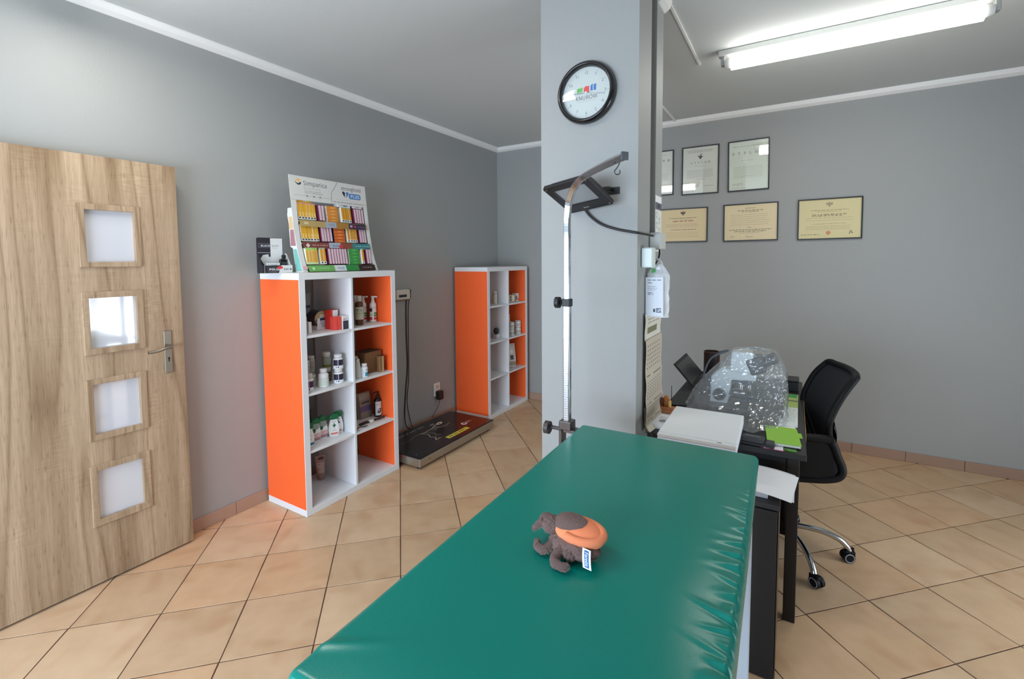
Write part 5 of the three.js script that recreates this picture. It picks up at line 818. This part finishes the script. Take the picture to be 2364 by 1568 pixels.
// ---------------------------------------------------------------- desk against the pillar flank
const DY = 0.75;
{
  const o = thing('desk', 'black desk with a worn brown right edge, standing beside the pillar', 'desk', [2.63, 0, 1.665]);
  const dm = M('#0e0e10', 0.45);
  part(o, 'desktop', box(0.64, 0.026, 1.3, 0.003), M('#1e1e20', 0.45), [0.0, DY - 0.013, 0]);
  part(o, 'worn_edge', box(0.003, 0.02, 1.05, 0.001), M('#a07b4a', 0.8), [0.3212, DY - 0.013, -0.1]);
  for (const sx of [-1, 1]) for (const sz of [-1, 1]) part(o, 'leg', box(0.045, DY - 0.026, 0.045, 0.003), dm, [sx * 0.275, (DY - 0.026) / 2, sz * 0.605 - (sz > 0 ? 0.03 : 0)]);
  part(o, 'apron', box(0.5, 0.09, 0.02, 0.002), dm, [0, DY - 0.075, 0.575]); for (const sx of [-1]) part(o, 'apron', box(0.02, 0.09, 1.1, 0.002), dm, [sx * 0.275, DY - 0.075, -0.015]);
}
{
  const o = thing('low_cabinet', 'low black cabinet standing between the green table and the desk', 'cabinet', [2.684, 0, 2.475]);
  const m = M('#0c0d10', 0.5), e = M('#4a3a2c', 0.6);
  part(o, 'carcass', box(0.352, 0.638, 0.26, 0.003), m, [0, 0.319, 0]); part(o, 'top', box(0.36, 0.02, 0.28, 0.002), M('#2a2b2e', 0.45), [0.003, 0.648, 0]);
  part(o, 'edge_strip', box(0.003, 0.636, 0.26, 0.001), e, [0.1785, 0.319, 0]);
  { const d = part(o, 'door', box(0.35, 0.634, 0.016, 0.002), m, [0, 0.32, 0.1385]); part(d, 'handle', box(0.012, 0.1, 0.014, 0.003), STEEL, [-0.13, 0.18, 0.013]); }
}
{
  const o = thing('paper_stack', 'loose white paper sheets on the low black cabinet, drooping over its side', 'paper', [2.806, 0.6585, 2.445]);
  const sh = (x, z, r, w, h, y, droop) => part(o, 'sheet', sheetGeo(10, 6, (a, t) => { const lx = (a - 0.5) * w, lz = (t - 0.5) * h; return V(x + lx * Math.cos(r) - lz * Math.sin(r), y - droop * Math.pow(Math.max(0, a - 0.35), 2), z + lx * Math.sin(r) + lz * Math.cos(r)); }), M('#eeeef2', 0.75, { side: THREE.DoubleSide }));
  sh(0.0, 0.01, 0.02, 0.21, 0.25, 0.022, 0.03); sh(0.002, 0.035, 0.1, 0.21, 0.24, 0.03, 0.025);
  part(o, 'sheet_pile', box(0.11, 0.018, 0.1, 0.001), M('#d8d9de', 0.7), [-0.035, 0.009, 0.08]);
}
{ // white flatbed scanner on a low stand hidden by the table
  const st = thing('scanner_stand', 'narrow black side stand beneath the white scanner', 'stand', [2.565, 0, 2.4]);
  part(st, 'top', box(0.19, 0.02, 0.28, 0.002), BLACK, [0, 0.788, 0.02]);
  for (const sx of [-1, 1]) part(st, 'bracket', box(0.012, 0.12, 0.05, 0.002), BLACK, [sx * 0.08, 0.719, 0.06]);
  const o = thing('flatbed_scanner', 'white flatbed scanner with a lid in front of the bagged microscope', 'scanner', [2.572, 0.7985, 2.4], 0.02);
  const m = M('#e9ebee', 0.4);
  part(o, 'base', box(0.29, 0.026, 0.395, 0.006), M('#dfe3ee', 0.4), [0, 0.013, 0]); part(o, 'lid', box(0.29, 0.016, 0.37, 0.005), m, [0, 0.0345, -0.012]);
  part(o, 'front_strip', box(0.29, 0.014, 0.024, 0.004), m, [0, 0.033, 0.1855]); part(o, 'badge', box(0.016, 0.001, 0.004, 0.0003), M('#4c4f55', 0.4), [0.085, 0.0405, 0.187]);
}
{ // microscope (white, black eyepieces) under a clear dust bag
  const o = thing('microscope', 'white laboratory microscope with dark eyepieces under the clear bag', 'microscope', [2.66, DY + 0.0005, 1.83]);
  const w = M('#e4ebec', 0.35), g = M('#5a5f6b', 0.4), k = M('#16191f', 0.35);
  part(o, 'foot', extr([[-0.13, -0.1], [0.1, -0.1], [0.1, 0.1], [-0.13, 0.1]], 0.024, 0.008).rotateX(-Math.PI / 2), M('#4a505a', 0.45), [0, 0.008, 0]);
  part(o, 'arm', extr([[-0.13, 0.03], [-0.06, 0.03], [-0.045, 0.12], [-0.04, 0.17], [0.07, 0.175], [0.07, 0.215], [-0.08, 0.215], [-0.125, 0.17]], 0.07, 0.006), w, [0, 0, -0.035]);
  part(o, 'head', extr([[-0.035, 0.215], [0.055, 0.215], [0.075, 0.26], [0.05, 0.31], [-0.03, 0.305]], 0.09, 0.006), w, [0, 0, -0.045]);
  for (const z of [-0.028, 0.028]) { const e = part(o, 'eyepiece', merge([cyl(0.021, 0.021, 0.06, 20).translate(0, 0.03, 0), cyl(0.026, 0.023, 0.06, 20).translate(0, 0.088, 0)]), k, [0.06, 0.235, z], [0, 0, -1.05]); }
  part(o, 'eyepiece_mount', box(0.075, 0.085, 0.11, 0.012), k, [0.075, 0.25, 0], [0, 0, 0.4]);
  part(o, 'nosepiece', cyl(0.042, 0.03, 0.03, 28), g, [0.03, 0.155, 0], [0, 0, 0.15]);
  for (const [x, z] of [[0.045, 0], [0.01, 0.025], [0.01, -0.025]]) part(o, 'objective', lathe([[0, 0], [0.006, 0], [0.009, 0.012], [0.011, 0.045], [0, 0.045]], 18), STEEL, [x, 0.1, z]);
  part(o, 'stage', box(0.14, 0.012, 0.15, 0.003), k, [0.03, 0.088, 0]); part(o, 'condenser', cyl(0.03, 0.022, 0.03, 24), g, [0.03, 0.066, 0]);
  part(o, 'focus_knob', merge([cyl(0.03, 0.03, 0.022, 24).rotateX(Math.PI / 2).translate(-0.09, 0.085, 0.05), cyl(0.018, 0.018, 0.02, 20).rotateX(Math.PI / 2).translate(-0.09, 0.085, 0.07)]), k);
  part(o, 'power_cord', tube([[-0.1, 0.3, 0.03], [-0.05, 0.318, 0.05], [-0.13, 0.27, 0.06], [-0.17, 0.15, 0.07], [-0.19, 0.04, 0.08], [-0.17, 0.006, 0.1]], 0.0045, 40), M('#4d545c', 0.5));
  const crease = canvasTex(1024, 512, (g, w, h) => {
    const d = g.createImageData(w, h);
    for (let y = 0; y < h; y++) for (let x = 0; x < w; x++) {
      const an = x / w * Math.PI * 2, cx = Math.cos(an), sx = Math.sin(an), t = y / h; let v = 0, a = 1;
      for (const f of [1.6, 3.7, 8.3]) { const wx = noise.noise(cx * f + 5, t * f * 1.3, sx * f) * 0.7; v += a * Math.pow(1 - Math.min(1, Math.abs(noise.noise(cx * f + wx, t * f * 1.6 + wx, sx * f + 3)) * 2.4), 2); a *= 0.6; }
      const i = (y * w + x) * 4; d.data[i] = d.data[i + 1] = d.data[i + 2] = Math.min(255, v * 120); d.data[i + 3] = 255;
    }
    g.putImageData(d, 0, 0);
  }, false);
  const bag = new THREE.MeshPhysicalMaterial({ color: '#eef1f2', roughness: 0.09, transmission: 0.86, thickness: 0, ior: 1.65, side: THREE.DoubleSide, flatShading: true, bumpMap: crease, bumpScale: 0.004 });
  const key = [[0.0, -0.235, 0.225, 0.3], [0.12, -0.24, 0.22, 0.23], [0.3, -0.21, 0.225, 0.15], [0.5, -0.165, 0.22, 0.125], [0.7, -0.11, 0.215, 0.11], [0.86, -0.06, 0.195, 0.095], [1, -0.03, 0.17, 0.085]];
  const at = (t) => { for (let i = 0; i < key.length - 1; i++) if (t <= key[i + 1][0]) { const f = (t - key[i][0]) / (key[i + 1][0] - key[i][0]); return key[i].map((v, j) => v + (key[i + 1][j] - v) * f); } return key[key.length - 1]; };
  const bg = sheetGeo(104, 66, (u, v) => {
    const a = u * Math.PI * 2, topCap = 0.82, t = Math.min(1, v / topCap), cap = Math.max(0, (v - topCap) / (1 - topCap)), [, x0, x1, dz] = at(t);
    const c = Math.cos(a), s = Math.sin(a), cc = Math.sign(c) * Math.pow(Math.abs(c), 0.75), ss = Math.sign(s) * Math.pow(Math.abs(s), 0.75), k2 = 1 - cap * 0.999;
    const ridge = (x) => 1 - Math.abs(x) * 2.2;
    const n = ridge(noise.noise(Math.cos(a) * 2.6, t * 2.2, Math.sin(a) * 2.6)) * 0.009 + ridge(noise.noise(Math.cos(a) * 6, t * 4 + 9, Math.sin(a) * 6)) * 0.006 + noise.noise(Math.cos(a) * 15, t * 16, Math.sin(a) * 15) * 0.007 + noise.noise(Math.cos(a) * 37, t * 41, Math.sin(a) * 37) * 0.004;
    const m = 1 + n * 6 * (0.3 + 0.7 * k2), h = 0.322 * (t + cap * 0.0) + cap * 0.004 + n * 0.8 * cap + (t < 0.1 ? 0.004 + Math.abs(noise.noise(c * 4, s * 4, 2)) * 0.015 : 0);
    return V((x0 + x1) / 2 + cc * (x1 - x0) / 2 * k2 * (0.97 + n * 3), h, -ss * dz * k2 * m + (s < 0 ? 0.02 * (1 - t) : 0));
  });
  const b = thing('dust_bag', 'crumpled clear plastic bag pulled over the white microscope', 'bag', [2.655, DY + 0.004, 1.845]);
  part(b, 'bag_film', bg, bag);
}
{ // papers, folders and small things on the desk
  const o = thing('green_folder', 'lime green folder lying under the edge of the clear bag', 'folder', [2.862, DY + 0.006, 2.165], 0.08);
  part(o, 'cover', box(0.125, 0.002, 0.22, 0.0006), M('#8fc63a', 0.5), [0, 0.012, 0]); part(o, 'pages', box(0.119, 0.01, 0.212, 0.001), PAPER, [0, 0.005, 0]); part(o, 'tab', box(0.03, 0.0015, 0.06, 0.0004), M('#8fc63a', 0.5), [0.06, 0.0125, -0.02]);
  single('booklet', 'booklet with a magenta edge and white page under the green folder', 'booklet', mergeGeometries([box(0.07, 0.003, 0.05, 0.0005)]), M('#e9e6ec', 0.5), [2.833, DY + 0.0025, 2.287]);
  single('booklet', 'dark green picture card under the green folder corner', 'booklet', box(0.045, 0.003, 0.045, 0.0005), T(canvasTex(64, 64, (g) => { g.fillStyle = '#2f6a1e'; g.fillRect(0, 0, 64, 64); g.fillStyle = '#1d3016'; g.fillRect(0, 0, 64, 26); g.fillStyle = '#6aa82c'; g.fillRect(20, 40, 44, 14); })), [2.893, DY + 0.0025, 2.285]);
  single('magenta_card', 'thin magenta card peeking out under the white booklet', 'card', box(0.085, 0.0012, 0.03, 0.0003), M('#b8185a', 0.5), [2.83, DY + 0.0008, 2.299]);
  const s = thing('black_stapler', 'flat dark grey stapling device at the front edge of the desk', 'stapler', [2.775, DY + 0.001, 2.283], -0.06);
  part(s, 'base', box(0.125, 0.01, 0.055, 0.003), M('#2b2c30', 0.45), [0, 0.005, 0]); part(s, 'body', box(0.085, 0.02, 0.05, 0.004), M('#36373c', 0.4), [-0.018, 0.02, 0]); part(s, 'top_plate', box(0.06, 0.004, 0.03, 0.001), M('#4a4c52', 0.4), [-0.02, 0.031, 0]); part(s, 'arm', box(0.03, 0.012, 0.05, 0.003), M('#303136', 0.45), [0.045, 0.014, 0]);
  const m = thing('magazine', 'green and white magazine lying by the desk edge next to the clear bag', 'magazine', [2.892, DY + 0.001, 1.7], -0.01);
  part(m, 'pages', box(0.062, 0.014, 0.56, 0.001), PAPER, [0, 0.007, 0]);
  part(m, 'cover_print', new THREE.PlaneGeometry(0.061, 0.558).rotateX(-Math.PI / 2), T(canvasTex(64, 512, (g) => { g.fillStyle = '#cfd6c0'; g.fillRect(0, 0, 64, 512); g.fillStyle = '#a9c06a'; g.fillRect(0, 0, 64, 250); g.fillStyle = '#2f9a4a'; g.fillRect(14, 8, 44, 60); g.fillStyle = '#6d6a50'; g.fillRect(0, 118, 64, 24); g.fillStyle = '#e4eae6'; g.fillRect(0, 252, 64, 260); scribble(g, 8, 276, 48, 12, 18, '#a9b4ad', 4); })), [0, 0.0146, 0]);
  single('paper_sheet', 'white sheet sticking out under the magazine, beside the bag', 'paper', box(0.07, 0.0012, 0.2, 0.0003), PAPER, [2.877, DY + 0.0012, 1.965]);
  const bb = thing('black_case', 'small black case standing behind the green magazine', 'case', [2.9, DY + 0.001, 1.24]);
  part(bb, 'case_body', box(0.06, 0.055, 0.12, 0.004), M('#1c1d1f', 0.5), [0, 0.0275, 0]); part(bb, 'case_lid', box(0.06, 0.012, 0.12, 0.004), M('#222326', 0.45), [0, 0.062, 0]);
  // laptop, seen edge-on from its side
  const l = thing('laptop', 'open black laptop behind the clear bag, its lid tilted back', 'laptop', [2.385, DY + 0.001, 1.35]);
  part(l, 'base', box(0.2, 0.018, 0.38, 0.004), M('#17181a', 0.45), [0.105, 0.01, 0.0]); part(l, 'keyboard', box(0.12, 0.002, 0.28, 0.0006), M('#0f1012', 0.6), [0.08, 0.02, 0]);
  const lid = new THREE.Group(); lid.name = 'lid'; lid.position.set(-0.008, 0.02, 0); lid.rotation.z = 0.72; l.add(lid);
  part(lid, 'lid_shell', box(0.008, 0.165, 0.38, 0.003), M('#1d1f21', 0.5), [0, 0.082, 0]); part(lid, 'screen', box(0.001, 0.135, 0.355, 0.0003), M('#34383a', 0.3), [0.0048, 0.078, 0]);
  const ep = thing('document_stand', 'black sloped board in front of the open laptop', 'board', [2.372, DY + 0.001, 1.86]);
  part(ep, 'board', box(0.1, 0.006, 0.28, 0.002), M('#1b1c1e', 0.5), [0.01, 0.03, 0], [0, 0, 0.1]); part(ep, 'prop', box(0.09, 0.026, 0.03, 0.002), M('#1b1c1e', 0.5), [0.01, 0.0125, -0.1]); part(ep, 'prop', box(0.09, 0.026, 0.03, 0.002), M('#1b1c1e', 0.5), [0.01, 0.0125, 0.1]);
  single('antenna_rod', 'thin dark upright rod beside the wooden desk organiser', 'rod', cyl(0.0015, 0.002, 0.09, 8), BLACK, [2.353, DY + 0.08, 1.98]);
  const cup = thing('pen_cup', 'dark brown cylindrical pen cup behind the clear bag', 'cup', [2.422, DY + 0.0005, 1.08]);
  part(cup, 'cup_wall', lathe([[0.0, 0.004], [0.046, 0.004], [0.047, 0.155], [0.05, 0.158], [0.051, 0.155], [0.05, 0], [0, 0]], 32), M('#33221f', 0.5)); part(cup, 'rim', new THREE.TorusGeometry(0.0495, 0.003, 8, 40).rotateX(Math.PI / 2), M('#4c332d', 0.4), [0, 0.157, 0]);
  const wo = thing('wooden_organiser', 'orange-brown wooden desk organiser with an upright plank near the pillar', 'organiser', [2.362, DY + 0.028, 2.1]);
  const wm = M('#b06a34', 0.5);
  part(wo, 'base', box(0.07, 0.012, 0.09, 0.003), wm, [0, 0.006, 0]); part(wo, 'front_rail', box(0.07, 0.018, 0.008, 0.002), M('#9c5a2a', 0.5), [0.0, 0.02, 0.041]);
  part(wo, 'upright_plank', extr([[-0.014, 0], [0.014, 0], [0.014, 0.045], [0.004, 0.062], [-0.006, 0.062], [-0.014, 0.05]], 0.012, 0.001), M('#c27a3c', 0.45), [-0.008, 0.012, -0.01]); part(wo, 'side_plank', extr([[-0.03, 0], [0.01, 0], [0.01, 0.03], [-0.02, 0.055], [-0.03, 0.04]], 0.01, 0.001).rotateY(Math.PI / 2), M('#5d2f18', 0.5), [-0.03, 0.012, 0]);
  part(wo, 'note_block', box(0.008, 0.04, 0.03, 0.001), M('#d9b765', 0.7), [0.012, 0.032, 0.012]);
  const tr = thing('letter_tray', 'white letter tray with printed papers under the wooden organiser', 'tray', [2.385, DY + 0.0005, 2.16]);
  part(tr, 'tray_floor', box(0.12, 0.004, 0.3, 0.001), M('#dcdde2', 0.5), [0, 0.002, 0]); part(tr, 'papers', box(0.112, 0.02, 0.29, 0.001), PAPER, [0, 0.014, 0]); part(tr, 'front_print', new THREE.PlaneGeometry(0.1, 0.12).rotateX(-Math.PI / 2), T(canvasTex(128, 128, (g) => { g.fillStyle = '#e6e7ec'; g.fillRect(0, 0, 128, 128); g.fillStyle = '#868a92'; g.beginPath(); g.arc(50, 84, 22, 0, 7); g.fill(); scribble(g, 20, 20, 90, 3, 16, '#9a9ea6', 5); })), [0, 0.0243, 0.08]);
  single('blank_card', 'cream card lying behind the white scanner beside the laptop board', 'card', box(0.06, 0.0015, 0.09, 0.0004), M('#e2dcc4', 0.7), [2.44, DY + 0.028, 2.09], [0, 0.3, 0]).position.y = DY + 0.002;
}

// ---------------------------------------------------------------- swivel chair
{
  const o = thing('swivel_chair', 'black mesh-backed swivel chair with a chrome star base at the desk', 'chair', [2.878, 0, 1.683], -1.349);
  const k = M('#090a0c', 0.6, { specularIntensity: 0.5 }), fab = M('#0a0b0e', 0.9);
  // local: +z forward (towards the desk), +x towards the viewer
  const seat = sheetGeo(40, 14, (u, v) => { const a = u * 2 * Math.PI, c = Math.cos(a), s = Math.sin(a), e = 0.55, cc = Math.sign(c) * Math.pow(Math.abs(c), e), ss = Math.sign(s) * Math.pow(Math.abs(s), e), ph = (v - 0.5) * Math.PI, r = Math.pow(Math.cos(ph), 0.45); return V(cc * 0.245 * r, 0.505 + Math.sign(ph) * Math.pow(Math.abs(Math.sin(ph)), 0.7) * 0.042 - (v > 0.5 ? 0.01 * (1 - r) : 0), 0.01 - ss * 0.24 * r); });
  part(o, 'seat', seat, fab);
  // backrest: frame with a mesh panel, curved
  const spine = (t) => [0.585 + t * 0.39, -0.172 - 0.1 * Math.pow(Math.max(0, (t - 0.35) / 0.65), 1.6)];  // y, z
  const halfW = (t) => 0.1 + 0.12 * Math.min(1, Math.pow(t * 2.2, 0.8)) - 0.03 * Math.pow(Math.max(0, t - 0.75) * 4, 2);
  const bow = (x) => 0.055 * Math.pow(x / 0.22, 2);
  const bp = (x, t, off = 0) => { const [y, z] = spine(t); return [x, y, z + bow(x) + off]; };
  const loop = []; for (let i = 0; i <= 14; i++) loop.push(bp(halfW(i / 14), i / 14)); for (let i = 1; i < 8; i++) loop.push(bp(halfW(1) * (1 - i / 4), 1)); for (let i = 14; i >= 0; i--) loop.push(bp(-halfW(i / 14), i / 14)); for (let i = 1; i < 5; i++) loop.push(bp(-halfW(0) * (1 - i / 2.5), 0));
  part(o, 'backrest_frame', tube(loop, 0.017, 160, 10, true), k);
  part(o, 'backrest_mesh', sheetGeo(16, 20, (u, t) => V(...bp((u * 2 - 1) * halfW(t), t, 0.004))), new THREE.MeshPhysicalMaterial({ color: '#121419', roughness: 0.85, side: THREE.DoubleSide }));
  part(o, 'lumbar_pad', sheetGeo(12, 8, (u, t) => V(...bp((u * 2 - 1) * halfW(0.1 + t * 0.3) * 0.9, 0.06 + t * 0.32, -0.02 - 0.012 * Math.sin(t * Math.PI)))), new THREE.MeshPhysicalMaterial({ color: '#101115', roughness: 0.7, side: THREE.DoubleSide }));
  part(o, 'back_support', tube([[0, 0.46, -0.05], [0, 0.45, -0.13], [0, 0.48, -0.185], [0, 0.58, -0.195], [0, 0.7, -0.19]], 0.022, 30, 10), k);
  for (const s of [-1, 1]) {
    const x = s * 0.26, path = [[x, 0.69, 0.14], [x, 0.697, 0.0], [x, 0.697, -0.1], [x, 0.684, -0.125], [x, 0.62, -0.15], [x, 0.575, -0.168], [x, 0.545, -0.17], [x, 0.525, -0.158], [x, 0.51, -0.12], [s * 0.25, 0.495, -0.02], [s * 0.25, 0.495, 0.12], [x, 0.53, 0.175], [x, 0.61, 0.18], [x, 0.67, 0.17]];
    const a = part(o, 'armrest', tube(path, 0.018, 120, 10, true), k);
    part(a, 'armrest_pad', box(0.055, 0.026, 0.29, 0.011), k, [x, 0.7, 0.01]);
    part(a, 'armrest_web', extr([[0.15, 0.5], [0.14, 0.69], [-0.1, 0.69], [-0.128, 0.64], [-0.138, 0.56], [-0.142, 0.52]], 0.012, 0.002).rotateY(-Math.PI / 2), k, [x + 0.006, 0, 0]);
  }
  part(o, 'tilt_mechanism', box(0.16, 0.06, 0.2, 0.012), k, [0, 0.44, 0]); part(o, 'gas_column', merge([cyl(0.025, 0.025, 0.16, 20).translate(0, 0.2, 0), cyl(0.016, 0.016, 0.18, 20).translate(0, 0.34, 0)]), k);
  part(o, 'hub', cyl(0.045, 0.05, 0.07, 24), k, [0, 0.13, 0]);
  const wheel = merge([cyl(0.026, 0.026, 0.017, 22).rotateZ(Math.PI / 2).translate(0.014, 0, 0), cyl(0.026, 0.026, 0.017, 22).rotateZ(Math.PI / 2).translate(-0.014, 0, 0)]);
  for (let i = 0; i < 5; i++) {
    const wa = (64 - i * 72) * Math.PI / 180, la = wa; // angle in room axes: x = cos, z = sin
    const wx = Math.cos(la), wz = Math.sin(la), ry = -1.349, c = Math.cos(-ry), s = Math.sin(-ry), lx = wx * c + wz * s, lz = -wx * s + wz * c;
    const q = (r, y) => [lx * r, y, lz * r];
    const leg = part(o, 'base_leg', tube([q(0.03, 0.135), q(0.12, 0.135), q(0.19, 0.125), q(0.25, 0.1), q(0.28, 0.07), q(0.288, 0.055)], 0.0145, 40, 12), CHROME);
    const cs = part(leg, 'caster', merge([box(0.03, 0.03, 0.05, 0.006).translate(0, 0.042, 0.005), cyl(0.01, 0.01, 0.03, 12).translate(0, 0.055, -0.008), wheel.clone().translate(0, 0.026, 0.012)]), k, q(0.292, 0)); cs.rotation.y = [2.2, 0.2, 1, 0.5, 2][i];
    const ring = new THREE.TorusGeometry(0.0205, 0.002, 8, 28).rotateY(Math.PI / 2);
    part(leg, 'hub_ring', merge([ring.clone().translate(0.0232, 0.026, 0.012), ring.clone().translate(-0.0232, 0.026, 0.012)]), M('#9fa2a6', 0.3), q(0.292, 0)).rotation.y = cs.rotation.y;
  }
}
renderer.render(scene, camera);
